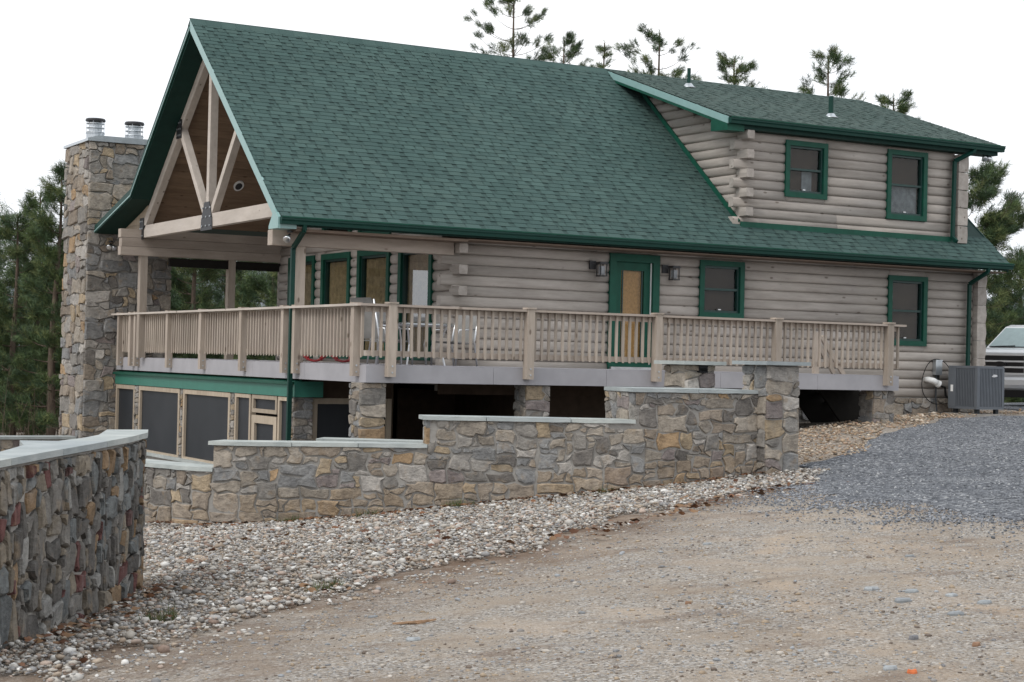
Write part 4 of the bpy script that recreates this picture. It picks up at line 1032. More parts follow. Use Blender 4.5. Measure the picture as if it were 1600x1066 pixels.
# ------------------------------------------------------------------ deck
deck = thing('deck', 'raised wooden deck with slatted railing wrapping the porch corner and front', 'deck', (5, -1.5, -.3))
DX1, DY = 10.63, -2.924
MB().box((XL+.04, DY+.04, -.2), (DX1, 0.0, -.03)).build('joists', M['dark'], deck)
MB().box((XL+.04, .0, -.2), (XG, 10.38, -.03)).build('joists', M['dark'], deck)
yb_ = DY + .03; k = 0
while yb_ < 10.3:
    x1 = DX1 if yb_ < -.12 else XG
    MB().box((XL+.0, yb_, -.028), (x1, min(yb_+.138, 10.38), 0.0)).build('deck_board', M['rim'], deck); yb_ += .143
for a, b in ((XL-.03, 1.9), (1.905, 4.1), (4.105, 6.5), (6.505, 8.7), (8.705, DX1+.03)):
    MB().box((a, DY-.012, -.285), (b, DY+.03, -.012)).build('rim_board', M['rim'], deck)
for a, b in ((DY+.03, -.45), (-.445, 2.0), (2.005, 4.3), (4.305, 6.6), (6.605, 8.8), (8.805, 10.38)):
    MB().box((XL-.03, a, -.285), (XL+.03, b, -.012)).build('rim_board', M['rim'], deck)
MB().box((XG-.3, -.075, -.52), (DX1, -.05, -.03)).build('shade_board', M['blind'], deck)  # dark board added over the lower logs as the black shade under the deck
MB().box((DX1, DY+.03, -.285), (DX1+.03, 0, -.012)).build('rim_board', M['rim'], deck)
def dpost(x0, y0, w=.135, zt=.99):
    p = MB().prism([(x0, y0), (x0+w, y0), (x0+w, y0+w), (x0, y0+w)], 'z', -.19, zt-.02).build('post', M['post'], deck)
    MB().box((x0-.018, y0-.018, zt-.02), (x0+w+.018, y0+w+.018, zt+.008)).build('post_cap', M['post'], p)
    for zz in (-.12, -.02): MB().tube([(x0+w*.5, y0-.004, zz), (x0+w*.5, y0-.014, zz)], .016, 6).build('bolt', M['galv'], p)
FY = DY - .012 - .135
for x in (-.01, 2.52, 5.08, 7.68, 10.33): dpost(x-.067, FY)
LXp = XL - .03 - .12
for y in (9.95, 9.1, 8.75, 6.58, 4.56, 2.37, .33, -.18, -2.63): dpost(LXp, y-.06, .12, .975)
# rails: flat cap, sub rail, bottom rail, balusters
MB().box((XL-.19, FY+.02, .925), (DX1+.09, FY+.165, .963)).build('rail_cap', M['beam_x'], deck)
MB().box((XL-.19, FY+.165, .925), (XL-.045, 10.36, .963)).build('rail_cap', M['beam'], deck)
MB().box((XL-.03, DY-.012, .835), (DX1, DY+.028, .924)).build('sub_rail', M['beam_x'], deck)
MB().box((XL-.03, DY-.012, .135), (DX1, DY+.028, .224)).build('bottom_rail', M['beam_x'], deck)
MB().box((XL-.03, DY+.03, .835), (XL+.01, 10.36, .924)).build('sub_rail', M['beam'], deck)
MB().box((XL-.03, DY+.03, .135), (XL+.01, 10.36, .224)).build('bottom_rail', M['beam'], deck)
bw_ = .04
def bal_mesh(front):
    mb = MB()
    if front: mb.prism([(-.04, .0), (0, .038), (0, .80), (-.04, .80)], 'x', -bw_/2, bw_/2)
    else:
        mb.prism([(-.04, .0), (0, .038), (0, .80), (-.04, .80)], 'y', -bw_/2, bw_/2)
    return mb.mesh('baluster', M['post'])
bmf, bml = bal_mesh(True), bal_mesh(False)
x = -.30
PXF = [-.01, 2.52, 5.08, 7.68, 10.33]
while x < DX1 + .06:
    if all(abs(x-p) > .095 for p in PXF): link('baluster', bmf, deck, (x, DY-.0125, .118 + rnd.uniform(-.006, .006)))
    x += .1345
y = DY + .12; PYL = [9.95, 9.1, 8.75, 6.58, 4.56, 2.37, .33, -.18, -2.63]
while y < 10.3:
    if all(abs(y-p) > .085 for p in PYL): link('baluster', bml, deck, (XL-.0305, y, .105 + rnd.uniform(-.006, .006)))
    y += .1345
for i, (x0, x1, zb) in enumerate(((-.47, .0, -2.75), (2.56, 3.04, -2.75), (10.10, 10.62, -1.15))):
    stone_pier('pier', deck, x0, x1, DY+.04, DY+.48, zb, -.287, .27, 500 + i*10, 'fl')
# steps down from the right end of the deck, along the wall
stp = thing('deck_stairs', 'short wooden stairs, coloured near black as shade, under the right end of the deck', 'stairs', (10.4, -1.2, -.95))
for yy in (-1.68, -.75):
    MB().prism([(9.75, -.30), (10.75, -.30), (11.13, -.83), (11.13, -1.0), (10.40, -1.0)], 'y', yy, yy+.05).build('stringer', M['dark'], stp)  # stringers and treads: deep under-deck shade put into the near-black colour
for k in range(3): MB().box((10.45+k*.22, -1.62, -.42-k*.17), (10.7+k*.22, -.76, -.38-k*.17)).build('tread', M['dark'], stp)
MB().prism([(10.76, -.29), (11.16, -.29), (11.14, -.82)], 'y', -1.70, -1.66).build('skirt_board', M['rim'], stp)
for (xa, za, xb, zb) in ((9.87, .72, 10.45, -.02), (9.72, .66, 10.2, .02)): MB().bar((xa, -1.6, za), (xb, -1.6, zb), .05, .09).build('handrail', M['post'], stp)
MB().box((9.70, -1.64, .0), (9.80, -1.54, .80)).build('newel', M['post'], stp)

# ------------------------------------------------------------------ wall lanterns and flood lights
def lantern(x, z, label):
    t = thing('wall_lantern', label, 'lantern', (x, -.05, z), 'lanterns flanking the entrance door')
    MB().box((x-.20, -.07, z-.02), (x-.06, -.04, z+.14)).build('back_plate', M['steel'], t)
    MB().bar((x-.12, -.06, z+.08), (x-.0, -.20, z+.10), .03, .03).build('arm', M['steel'], t)
    MB().prism([(x-.10, z+.08), (x+.10, z+.08), (x+.07, z+.12), (x-.07, z+.12)], 'y', -.27, -.09).build('hood', M['steel'], t)
    g = MB()
    for dx in (-.075, .06):
        for y in (-.255, -.12): g.box((x+dx, y, z-.14), (x+dx+.016, y+.016, z+.08))
    g.box((x-.08, -.26, z-.155), (x+.08, -.10, z-.135)); g.build('cage', M['steel'], t)
    MB().box((x-.045, -.225, z-.12), (x+.045, -.135, z+.04)).build('glass_panel', M['sheer'], t)
lantern(5.71, 1.90, 'black lantern on the log wall left of the entrance door')
lantern(7.37, 1.90, 'black lantern on the log wall between door and window')
def flood(p, dirs, label):
    t = thing('flood_light', label, 'light', p, 'twin flood lights')
    p = Vector(p); MB().lathe([(.05, 0), (.05, .03), (.02, .04)], p, 12).build('base', M['steel'], t)
    for d in dirs:
        d = Vector(d).normalized(); a = p + Vector((0, 0, -.03)); b = a + d*.07
        MB().tube([a, b], .02, 8).build('neck', M['steel'], t)
        MB().tube([b, b+d*.05, b+d*.12, b+d*.13], [.025, .05, .065, .05], 12).build('lamp', M['alum'], t, smooth=True)
flood((-.72, -.42, 2.20), [(-.5, -.6, -.5)], 'silver flood light under the front eave corner of the porch')
flood((-.62, 10.33, 2.55), [(-.4, -.8, -.5), (.3, -.8, -.6)], 'twin silver flood light on the chimney face under the rear eave')
flood((15.5, -.12, 4.87), [(-.4, -.5, -.6), (.5, -.4, -.6)], 'twin flood light hanging under the far end of the dormer eave')

# ------------------------------------------------------------------ things at the right of the house
ac = thing('air_conditioner', 'grey louvred outdoor air conditioning unit at the corner of the house', 'air conditioner', (15.3, -.95, -.85))
AX0, AX1, AY0, AY1, AZ0, AZ1 = 14.375, 15.13, -1.2, -.36, -.675, .23
MB().box((AX0+.03, AY0+.03, AZ0+.03), (AX1-.03, AY1-.03, AZ1-.03)).build('coil', M['ac_dark'], ac)
MB().box((AX0, AY0, AZ1-.05), (AX1, AY1, AZ1)).build('top', M['ac'], ac)
MB().box((AX0, AY0, AZ0), (AX1, AY1, AZ0+.05)).build('base', M['ac'], ac)
for (x, y) in ((AX0, AY0), (AX1-.05, AY0), (AX0, AY1-.05), (AX1-.05, AY1-.05)): MB().box((x-.003, y-.003, AZ0+.05), (x+.06, y+.06, AZ1-.05)).build('corner_post', M['ac'], ac)
MB().box((AX0-.006, AY0+.62, AZ0+.05), (AX0+.02, AY1-.05, AZ1-.05)).build('service_panel', M['ac'], ac)
MB().box((AX0-.012, AY0+.70, AZ0+.36), (AX0-.006, AY0+.77, AZ0+.50)).build('label_plate', M['white'], ac)
n = 15
for k in range(n):
    x = AX0+.06 + (AX1-AX0-.12)*(k+.5)/n; MB().box((x-.016, AY0+.004, AZ0+.05), (x+.009, AY0+.03, AZ1-.05)).build('louvre', M['ac'], ac)
for k in range(12):
    y = AY0+.06 + .56*(k+.5)/12; MB().box((AX0+.004, y-.016, AZ0+.05), (AX0+.03, y+.009, AZ1-.05)).build('louvre', M['ac'], ac)
MB().prism([(AX0+.40, AZ1-.22), (AX0+.47, AZ1-.23), (AX0+.56, AZ1-.21), (AX0+.55, AZ1-.18), (AX0+.46, AZ1-.17)], 'y', AY0-.008, AY0+.003).build('badge', M['alum'], ac)
for (x, y) in ((AX0+.08, AY0+.08), (AX1-.14, AY0+.08), (AX0+.08, AY1-.14)): MB().box((x, y, -.86), (x+.08, y+.08, AZ0)).build('foot', M['ac_dark'], ac)
MB().box((AX0-.05, AY0-.0, -.9), (AX1+.06, AY1+.06, -.77)).build('pad', M['mortar'], ac)
ub = thing('utility_box', 'small grey electrical disconnect box on the log wall beside the conditioner', 'electrical box', (14.31, -.06, 0))
MB().box((14.22, -.13, .02), (14.40, -.03, .34)).build('box', M['galv'], ub)
MB().box((14.215, -.14, .32), (14.405, -.03, .345)).build('hood', M['galv'], ub)
MB().tube([(14.28, -.08, .02), (14.28, -.08, -.5), (14.3, -.1, -.75)], .018, 8).build('conduit', M['ac_dark'], ub)
MB().tube([(14.34, -.08, .02), (14.36, -.09, -.2), (14.5, -.12, -.24), (14.52, -.13, -.42), (14.62, -.2, -.5), (14.85, -.4, -.52)], .026, 8).build('insulated_line', M['rubber'], ub, smooth=True)
cb = MB().tube([(14.30 + .42*math.cos(t), -.08 - .02*math.sin(3*t), -.12 + .48*math.sin(t)) for t in np.linspace(.35, 5.2, 26)], .009, 6).build('cable', M['rubber'], None, smooth=True, label='loose loop of thin black cable on the logs around the grey box', cat='cable')
ve = thing('drain_elbow', 'white plastic pipe elbow sticking out of the logs below the grey box', 'pipe', (14.05, -.08, -.1))
MB().tube([(14.02, .0, -.08), (14.03, -.12, -.08), (14.08, -.2, -.10), (14.18, -.24, -.16)], [.06, .062, .066, .07], 14).build('elbow', M['white'], ve, smooth=True)
MB().tube([(14.17, -.237, -.155), (14.22, -.25, -.18)], .078, 14).build('collar', M['white'], ve)

# pickup truck, front towards the camera
tk = thing('pickup_truck', 'silver white pickup truck with chrome grille parked behind the house corner', 'truck', (18.78, 2.8, -.84))
TA = math.radians(22.0)      # heading of the truck's length axis (front to rear), measured from +X
tf = Matrix.Translation((18.98, 2.72, -.68)) @ Matrix.Rotation(TA - math.pi/2, 4, 'Z')
def T(mb): mb.v = [tuple(tf @ Vector(p)) for p in mb.v]; return mb       # local: x across, y from the grille backwards, z up
body = MB()
sec = [(0, .98, .55, 1.27), (.12, 1.0, .5, 1.34), (.6, 1.0, .45, 1.38), (1.35, 1.0, .45, 1.41), (2.0, 1.0, .45, 1.41), (5.6, 1.0, .5, 1.40)]
rings = []
for y, hw, z0, z1 in sec:
    rings.append([(-hw+.04, y, z0), (-hw, y, z0+.12), (-hw, y, z1-.22), (-hw+.06, y, z1-.07), (-hw+.22, y, z1), (hw-.22, y, z1), (hw-.06, y, z1-.07), (hw, y, z1-.22), (hw, y, z0+.12), (hw-.04, y, z0)])
vs_ = [p for rg in rings for p in rg]; n = 10
body.add(vs_, [(i*n+k, i*n+(k+1) % n, (i+1)*n+(k+1) % n, (i+1)*n+k) for i in range(len(sec)-1) for k in range(n)] + [tuple(range(n))[::-1], tuple((len(sec)-1)*n+k for k in range(n))])
T(body).build('body', M['paint'], tk, smooth=False)
cab = MB(); rings = []
for y, hw, z in ((1.30, .93, 1.29), (2.05, .74, 1.95), (2.35, .73, 2.0), (3.5, .73, 2.0), (3.75, .90, 1.30)):
    rings.append([(-hw, y, z), (hw, y, z)])
cab.add([(-.93,1.22,1.37),(.93,1.22,1.37),(-.74,2.02,1.94),(.74,2.02,1.94),(-.72,2.3,2.0),(.72,2.3,2.0),(-.72,3.5,2.0),(.72,3.5,2.0),(-.93,3.75,1.27),(.93,3.75,1.27)],
        [(0,1,3,2),(2,3,5,4),(4,5,7,6),(6,7,9,8),(0,2,4,6,8),(1,9,7,5,3)])
T(cab).build('cab', M['paint'], tk)
M['windscreen'] = plain('windscreen glass', (.20, .27, .27), .08, .7, 0, var=.1)
T(MB().add([(-.85,1.27,1.43),(.85,1.27,1.43),(.70,1.95,1.90),(-.70,1.95,1.90),(-.85,1.25,1.44),(.85,1.25,1.44),(.70,1.93,1.915),(-.70,1.93,1.915)], [(4,5,6,7),(0,1,5,4),(1,2,6,5),(2,3,7,6),(3,0,4,7)])).build('windscreen', M['windscreen'], tk)
for s in (-1, 1):
    T(MB().add([(s*.935,1.7,1.36),(s*.935,3.4,1.36),(s*.765,3.35,1.9),(s*.765,2.15,1.9)], [(0,1,2,3)])).build('side_window', M['windscreen'], tk)
    T(MB().bar((-.8*s-.02, 1.22, 1.43), (-.15*s-.02, 1.25, 1.455), .03, .02)).build('wiper', M['rubber'], tk)
    h = T(MB().box((s*.81-.16, -.035, .86), (s*.81+.16, .06, 1.2))).build('headlight', M['chrome'], tk)
    T(MB().box((s*.81-.11, -.05, .90), (s*.81+.11, -.036, 1.16))).build('lens', M['windscreen'], h)
    m_ = T(MB().box((s*1.22-.10, 1.42, 1.28), (s*1.22+.10, 1.56, 1.58))).build('mirror', M['chrome'], tk)
    T(MB().bar((s*.95, 1.6, 1.36), (s*1.15, 1.5, 1.36), .05, .05)).build('mirror_arm', M['blackgloss'], m_)
    for y in (.95, 4.5):
        wh = T(MB().tube([(s*.72, y, .40), (s*.98, y, .40)], .40, 24)).build('wheel', M['rubber'], tk)
        T(MB().tube([(s*.975, y, .40), (s*.99, y, .40)], .24, 18)).build('rim', M['alum'], wh)
g = T(frame_of((0, 0, 0), (1, 0, 0), (0, -1, 0), -.64, .64, .74, 1.24, .04, -.02, .06)).build('grille', M['chrome'], tk)
T(MB().box((-.59, -.02, .79), (.59, -.004, 1.19))).build('grille_back', M['blackgloss'], g)
for z in (.92, 1.06): T(MB().box((-.595, -.055, z-.02), (.595, -.01, z+.02))).build('grille_bar', M['chrome'], g)
em = MB().add([(.15*math.cos(t), -.085, .99+.065*math.sin(t)) for t in np.linspace(0, 2*math.pi, 24, endpoint=False)] + [(.15*math.cos(t), -.05, .99+.065*math.sin(t)) for t in np.linspace(0, 2*math.pi, 24, endpoint=False)], [tuple(range(24)), tuple(range(24, 48))[::-1]] + [(i, (i+1) % 24, 24+(i+1) % 24, 24+i) for i in range(24)])
T(em).build('emblem', M['blackgloss'], g)
bm_ = T(MB().prism([(-.16, .42), (-.2, .50), (-.2, .62), (-.12, .68), (.1, .68), (.1, .38), (-.05, .36)], 'x', -1.0, 1.0))
bm_.build('bumper', M['chrome'], tk)
T(MB().box((-.95, -.10, .20), (.95, .2, .37))).build('valance', M['blackgloss'], tk)
T(MB().box((-.28, -.215, .50), (.02, -.198, .62))).build('licence_plate_recess', M['blackgloss'], tk)
T(MB().box((-.9, 5.5, .5), (.9, 5.65, .75))).build('rear_bumper', M['chrome'], tk)

# ------------------------------------------------------------------ deck furniture
def chair(x, y, rz, label, hb=.60):
    t = thing('patio_chair', label, 'chair', (x, y, 0), 'chairs around the deck table')
    m = Matrix.Translation((x, y, 0)) @ Matrix.Rotation(rz, 4, 'Z')
    def P(*p): return tuple(m @ Vector(p))
    for s in (-1, 1):
        MB().tube([P(s*.28, -.28, .0), P(s*.28, -.26, .40), P(s*.28, -.22, .62), P(s*.28, .20, .64)], .016, 8).build('side_tube', M['alum'], t, smooth=True)
        MB().tube([P(s*.27, .30, .0), P(s*.26, .22, .42), P(s*.25, .36, .40+hb)], .016, 8).build('back_tube', M['alum'], t, smooth=True)
    MB().add([P(-.26, -.27, .42), P(.26, -.27, .42), P(.26, .22, .40), P(-.26, .22, .40), P(-.26, -.27, .40), P(.26, -.27, .40), P(.26, .22, .38), P(-.26, .22, .38)], [(0,1,2,3),(7,6,5,4),(0,4,5,1),(1,5,6,2),(2,6,7,3),(3,7,4,0)]).build('seat', M['sling'], t)
    vs_ = []
    for i in range(9):
        z = .42 + hb*i/8; yy = .22 + .14*(i/8) + (.06*((i-6)/2)**2 if i > 6 else 0)
        vs_ += [P(-.25, yy, z), P(.25, yy, z), P(-.25, yy+.015, z), P(.25, yy+.015, z)]
    fs = [(4*i, 4*i+1, 4*i+5, 4*i+4) for i in range(8)] + [(4*i+2, 4*i+6, 4*i+7, 4*i+3) for i in range(8)]
    MB().add(vs_, fs).build('backrest', M['sling'], t, smooth=True)
tb = thing('patio_table', 'glass topped aluminium table on the deck behind the corner railing', 'table', (1.25, -1.4, 0))
MB().lathe([(.60, 0), (.62, .012), (.60, .025)], (1.25, -1.4, .70), 28).build('top', M['glass'], tb)
MB().lathe([(.60, 0), (.635, .02), (.60, .04)], (1.25, -1.4, .66), 28).build('rim', M['alum'], tb)
for k in range(4):
    a = .78 + k*1.571; MB().tube([(1.25+.5*math.cos(a), -1.4+.5*math.sin(a), 0), (1.25+.4*math.cos(a), -1.4+.4*math.sin(a), .35), (1.25+.52*math.cos(a), -1.4+.52*math.sin(a), .67)], .018, 8).build('leg', M['alum'], tb)
chair(.35, -1.75, 1.9, 'pale patio chair nearest the deck corner with its back above the rail', .67)
chair(2.1, -1.15, -1.2, 'pale patio chair beyond the table near the log corner')
chair(1.15, -.55, .2, 'pale patio chair between the table and the tall window')
sl = thing('rocking_chair', 'red rocker standing low behind the porch side railing', 'chair', (.5, .6, 0))
for s in (-1, 1):
    MB().tube([(.5+s*.28, .6+.62*t, .03+.09*t*t*1.6) for t in np.linspace(-1, 1, 13)], .022, 8).build('runner', M['red'], sl, smooth=True)
    for yy in (-.3, .3): MB().box((.48+s*.28, .58+yy, .04), (.52+s*.28, .62+yy, .42)).build('leg', M['red'], sl)
MB().box((.2, .25, .40), (.8, .95, .44)).build('seat', M['red'], sl)
for k in range(6): MB().box((.23+k*.095, .92, .44), (.28+k*.095, .95, .86)).build('slat', M['red'], sl)

# ------------------------------------------------------------------ single stones on the dirt
def at_px(px, py):       # ground point seen at a picture position, used once to find where the loose stones lie
    d = FWD + RT * ((px-800)/2727.0) - UP * ((py-533)/2727.0); t = 6.0
    for _ in range(4000):
        p = CAM + d*t
        if p.z < tz(p.x, p.y): break
        t += .02
    return p
CH = [(1105,851,.16,0,'thin pale slate chip lying alone near the dirt track'),(1362,923,.19,0,'largest blue slate chip flat on the tan dirt'),(1424,928,.18,1,'blue slate chip just beyond the largest one'),(1410,941,.2,2,'narrow slate sliver beside the largest chip'),(1487,935,.15,0,'small pale blue chip among gravel, middle of a loose row'),(1538,943,.17,1,'pale green grey slate chip near the picture edge'),(1494,960,.19,2,'tilted grey slate chip in front of the loose row'),(1428,998,.10,3,'rounded dark grey stone half sunk in dirt'),(1526,1010,.09,4,'small brown stone on the gravelly dirt'),(1391,1049,.15,0,'long pale slate chip beside the orange disc'),(1425,1055,.075,5,'small orange disc lying on the dirt'),(1422,870,.14,2,'pale blue chip alone on smooth sand'),(645,1000,.17,0,'blue slate chip beside the splintered wood'),(582,965,.12,2,'small blue grey stone near the pebbles'),(1075,945,.08,4,'small brown stone in the centre of the dirt'),(433,943,.14,6,'tan cobble at the lower edge of the pebble bed')]
CC = [(.34,.36,.37),(.285,.305,.315),(.25,.265,.275),(.19,.19,.2),(.27,.16,.1),(.62,.17,.06),(.42,.32,.23)]
for px, py, sz, c, lab in CH:
    sz *= .70
    p = at_px(px, py); rr = random.Random(px); nn = 7; ang = [2*math.pi*k/nn + rr.uniform(-.25, .25) for k in range(nn)]; h = sz*(.14 if c in (0, 1, 2) else .26)
    o1 = [(sz*.5*rr.uniform(.75, 1.1)*math.cos(a), sz*.32*rr.uniform(.75, 1.1)*math.sin(a)) for a in ang]
    if c == 5: o1 = [(sz*.5*math.cos(a), sz*.5*math.sin(a)) for a in [2*math.pi*k/nn for k in range(nn)]]; h = .014
    gzp = gz(p.x, p.y)
    mb = MB().add([(p.x+a, p.y+b, gzp-.02) for a, b in o1] + [(p.x+a*1.02, p.y+b*1.02, gzp+h*.6) for a, b in o1] + [(p.x+a*.85, p.y+b*.85, gzp+h+rr.uniform(0, .008)) for a, b in o1], [tuple(range(nn))[::-1], tuple(range(2*nn, 3*nn))] + [(r0*nn+i, r0*nn+(i+1) % nn, (r0+1)*nn+(i+1) % nn, (r0+1)*nn+i) for r0 in (0, 1) for i in range(nn)], CC[c])
    mb.build('loose_stone' if c != 5 else 'orange_disc', M['pebble'], None, label=lab, cat='stone' if c != 5 else 'disc', group='single stones on the dirt' if c != 5 else None)
p = at_px(640, 976); mb = MB()
for k in range(4): mb.bar((p.x-.12+k*.05, p.y+.02-k*.02, gz(p.x, p.y)+.006), (p.x+.02+k*.06, p.y-.05+k*.015, gz(p.x, p.y)+.022), .022, .012, col=(.36, .23, .14), w2=.008)
mb.build('wood_splinter', M['pebble'], None, label='splintered orange brown scrap of wood on the dirt', cat='wood scrap')

# ------------------------------------------------------------------ trees and distance
NC = [(.075,.115,.045),(.10,.14,.052),(.055,.09,.042),(.13,.155,.06),(.065,.105,.055)]
def pine(name, label, base, H, R, crown, seed, dens=1.0, tuft=.20, trunk_r=.13, group=None, spread=.45, sparse=1.0, needles=15, clump=4, prof=.75, tip=.32, step=1.0):
    r = np.random.default_rng(seed); rr = random.Random(seed)
    t = thing(name, label, 'tree', base, group); bx, by, bz = base
    lean = (rr.uniform(-.02, .02), rr.uniform(-.02, .02))
    def tr(h): return Vector((bx + lean[0]*h + .05*math.sin(h*.9+seed), by + lean[1]*h + .05*math.cos(h*.8+seed), bz + h))
    tk_ = MB(); hs = np.linspace(-.3, H, 12)
    tk_.tube([tr(h) for h in hs], [trunk_r*(1-.93*max(0, h)/H)+.008 for h in hs], 7)
    tp, td, tc = [], [], []
    h = crown*H
    while h < H - .1:
        f = (h - crown*H) / (H - crown*H); nb_ = rr.randint(3, 5)
        for k in range(nb_):
            if rr.random() > .92*sparse: continue
            a = rr.uniform(0, 6.283); L = R * (1 - f)**prof * rr.uniform(.55, 1.1) * (.55 + .45*min(1, f*4 + .4)) + .15
            up = rr.uniform(.05, .35) + .6*f; p = tr(h); pts_ = [p]; n = 5
            for i in range(1, n+1):
                s = i/n; pts_.append(p + Vector((math.cos(a)*L*s, math.sin(a)*L*s, L*(up*s*s*.9 + .05*s) - .1*L*s*(1-f))))
            tk_.tube(pts_, [max(.006, .028*(1-s/5.5)*(1-f*.6)) for s in range(n+1)], 4, caps=False)
            m = max(4, int(L * 9.0 * dens))
            for j in range(m):
                s = rr.uniform(tip, 1.0)**.8; i = min(n-1, int(s*n)); q = pts_[i].lerp(pts_[i+1], s*n-i)
                side = (Vector((-math.sin(a), math.cos(a), 0))*rr.gauss(0, 1) + Vector((0, 0, rr.gauss(.25, .5)))) * spread * L * .33 * (1.1-s*.5)
                d = (Vector((math.cos(a), math.sin(a), .3)) + side.normalized()*.8 + Vector((0, 0, .5))).normalized() if side.length > 0 else Vector((0, 0, 1))
                cc_ = rr.choice(NC)
                for _c in range(clump): tp.append(q + side + Vector((rr.gauss(0, 1), rr.gauss(0, 1), rr.gauss(0, .7))) * tuft * .42); td.append(d); tc.append(cc_)
                if side.length > .12 and rr.random() < .5: tk_.tube([q, q+side], .007, 3, caps=False)
        h += rr.uniform(.32, .55) * (1 - .35*f) * step
    for k in range(4): tp.append(tr(H) + Vector((0, 0, -.12*k))); td.append(Vector((0, 0, 1))); tc.append(NC[1])
    tk_.build('trunk', M['bark'], t, smooth=True)
    tp, td, tc = np.array(tp), np.array(td), np.array(tc); N = len(tp); K = needles
    dirs = td[:, None] * .75 + r.normal(0, .5, (N, K, 3)); dirs /= np.linalg.norm(dirs, axis=-1, keepdims=True)
    ln = tuft * r.uniform(.6, 1.15, (N, K, 1)); org = tp[:, None] + td[:, None] * r.uniform(-.12, .10, (N, K, 1)) * (tuft/.2)
    sd_ = np.cross(dirs, r.normal(0, 1, (N, K, 3))); sd_ /= np.linalg.norm(sd_, axis=-1, keepdims=True) + 1e-9; wd = max(.010, tuft * .06)
    V = np.stack([org - sd_*wd*.5, org + sd_*wd*.5, org + dirs*ln + sd_*wd*.2, org + dirs*ln - sd_*wd*.2], 2).reshape(-1, 3)
    F = np.arange(len(V)).reshape(-1, 4); cc = np.repeat(tc * r.uniform(.7, 1.35, (N, 1)), K*4, 0)
    cr = arrays('crown', V, F, M['needle'], cc, False, t, 4)
    return t
def base_at(px, D, z):
    d = FWD + RT * ((px-800)/2727.0); p = CAM + d*D; return (p.x, p.y, z)
def top_h(py, px, D, zb):
    d = FWD + RT * ((px-800)/2727.0) - UP * ((py-533)/2727.0); return (CAM + d*D).z - zb
TREES = [ # px, depth, top py, base z, radius, crown start, dens, label, kwargs
 (80,52,262,-3.4,1.9,.16,1.5,'tall green pine rising just left of the chimney',{}),
 (22,54,335,-3.5,1.9,.14,1.5,'bushy pine at the left picture edge with a bent top',{}),
 (52,57,300,-3.5,1.8,.2,1.4,'pine between the edge pine and the chimney pine',{}),
 (-40,56,300,-3.5,2.2,.15,1.3,'pine cut by the left picture edge, branches only in view',{}),
 (120,60,330,-3.5,2.0,.15,1.4,'pine mostly hidden behind the chimney',{}),
 (300,56,300,-3.4,2.4,.05,1.5,'pine seen through the porch opening beside the chimney',{}),
 (360,60,300,-3.4,2.4,.05,1.5,'pine seen through the porch behind its inner post',{}),
 (420,54,320,-3.4,2.2,.05,1.5,'pine seen through the porch next to the house logs',{}),
 (240,62,330,-3.4,2.4,.05,1.4,'pine behind the chimney and porch post',{}),
 (797,60,-6,-3,2.9,.35,.36,'tallest open crowned pine above the roof ridge',{'sparse':.85,'tuft':.17,'clump':6,'prof':.42,'tip':.38,'step':1.25,'spread':.42,'needles':20}),
 (868,62,62,-3,1.7,.4,.42,'small pine beside the tallest one over the ridge',{'sparse':.85,'tuft':.17,'clump':5,'prof':.42,'tip':.38,'step':1.25,'spread':.42,'needles':20}),
 (940,64,64,-3,1.0,.4,.35,'thin nearly bare treetop over the dormer peak',{'sparse':.6,'tuft':.15}),
 (1025,58,48,-3,2.4,.4,.42,'wide open pine top above the thin vent pipe',{'sparse':.85,'tuft':.17,'clump':6,'prof':.42,'tip':.38,'step':1.25,'spread':.42,'needles':20}),
 (1145,60,92,-3,2.0,.4,.5,'round pine top above the dormer roof',{'tuft':.18,'clump':5,'prof':.45,'tip':.35,'step':1.15,'spread':.42,'needles':20}),
 (1298,55,86,-2.6,1.7,.4,.45,'pointed pine top directly behind the tall vent pipe',{'sparse':.9,'tuft':.19,'clump':5,'prof':.5,'tip':.35,'step':1.15,'spread':.36,'needles':20}),
 (1398,58,152,-2.4,1.4,.4,.5,'smallest pine top beyond the sloping end of the dormer roof',{'sparse':.9,'tuft':.18,'clump':5,'prof':.5,'tip':.35,'step':1.15,'spread':.36,'needles':20}),
 (1508,52,272,-1.6,3.0,.22,1.2,'pine with long limbs reaching past the right end of the house',{'spread':.45,'tuft':.20,'clump':6,'prof':.5,'tip':.3,'step':1.0,'needles':18}),
 (1590,60,390,-1.5,1.8,.12,1.2,'lower pine behind the truck cab',{'tuft':.24}),
]
for i, (px, D, py, zb, R_, cr_, dn_, lab, kw) in enumerate(TREES):
    H = top_h(py, px, D, zb); pine('pine_tree', lab, base_at(px, D, zb), H, R_, cr_, 900+i, dn_, group='pines behind the house', trunk_r=.10+.006*H, **kw)
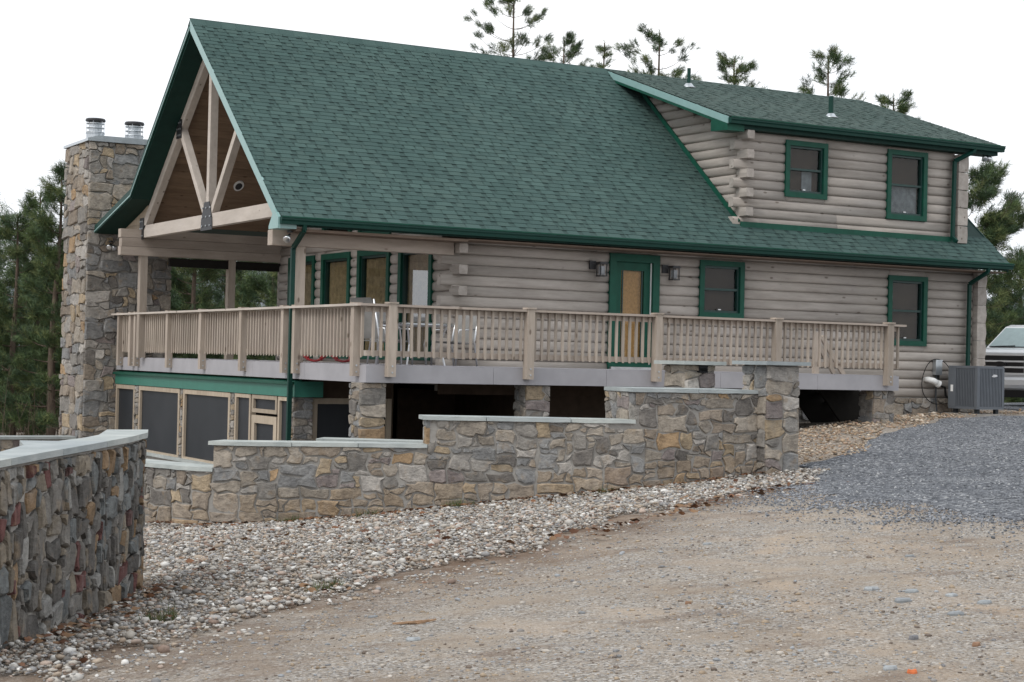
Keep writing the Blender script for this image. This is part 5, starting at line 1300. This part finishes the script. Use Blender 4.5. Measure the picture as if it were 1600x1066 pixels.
# bare undergrowth at the left edge of the wood
mb = MB(); ru = random.Random(77)
for k in range(620):
    px = ru.uniform(-120, 480); D = ru.uniform(49, 66); b = Vector(base_at(px, D, -3.6)); h = ru.uniform(.8, 3.2)
    q = b + Vector((ru.gauss(0, .4), ru.gauss(0, .4), h)); mb.tube([b, b.lerp(q, .5) + Vector((ru.gauss(0, .1), ru.gauss(0, .1), 0)), q], [.016, .010, .004], 3, col=(.2, .17, .15), caps=False)
    for j in range(3): mb.tube([b.lerp(q, .3+.2*j), b.lerp(q, .3+.2*j) + Vector((ru.gauss(0, .4), ru.gauss(0, .4), ru.uniform(.2, .6)))], .005, 3, caps=False)
mb.build('undergrowth', M['bark'], None, label='grey bare undergrowth between the pine trunks', kind='stuff', cat='undergrowth')
# a wood that closes the view at the far left and behind the porch
def wood_mass(name, px0, px1, D, zb, zt, n, seed, label):
    r = np.random.default_rng(seed); px = r.uniform(px0, px1, n); dd = r.uniform(D, D+10, n); zz = zb + (zt-zb) * r.beta(1.3, 1.3, n)
    P = np.array([base_at(a, b, 0) for a, b in zip(px, dd)]); P[:, 2] = zz - (np.sin(px*.045+seed)*.5+.5)*(zz-zb)*.35
    K = 14; dirs = r.normal(0, 1, (n, K, 3)) + np.array([0, 0, .5]); dirs /= np.linalg.norm(dirs, axis=-1, keepdims=True)
    ln = .34*r.uniform(.6, 1.2, (n, K, 1)); org = P[:, None] + r.normal(0, .10, (n, K, 3)); s = np.cross(dirs, r.normal(0, 1, (n, K, 3))); s /= np.linalg.norm(s, axis=-1, keepdims=True)
    V = np.stack([org - s*.012, org + s*.012, org + dirs*ln], 2).reshape(-1, 3); F = np.arange(len(V)).reshape(-1, 3)
    c = np.array(NC)[r.integers(0, 5, n)] * r.uniform(.6, 1.2, (n, 1))
    arrays(name, V, F, M['needle'], np.repeat(c, K*3, 0), label=label, kind='stuff', cat='wood')
wood_mass('wood', -200, 520, 68, -4, 6.5, 15000, 5, 'dense pine wood closing the view behind the chimney and porch')
wood_mass('wood', 1480, 1800, 75, -2, 1.6, 2500, 6, 'low scrub behind the parked truck')
# far ridge
hv, hf = [], []; n = 60
for i in range(n):
    a = math.radians(-40 + 140*i/(n-1)); d = Vector((math.sin(a), math.cos(a), 0))
    h = 26 + 13*math.sin(i*.55) + 6*math.sin(i*1.7+1)
    for k, (dist, z) in enumerate(((500, -8), (620, h*.55), (760, h), (1000, -10))): p = CAM + d*dist; hv.append((p.x, p.y, z))
for i in range(n-1):
    for k in range(3): hf.append((i*4+k, i*4+k+1, i*4+5+k, i*4+4+k))
M['hill'] = plain('far wooded ridge', (.22, .24, .27), 1, .05, var=.2, scale=.05)
arrays('hills', np.array(hv), np.array(hf), M['hill'], smooth=True, k=4, kind='structure')
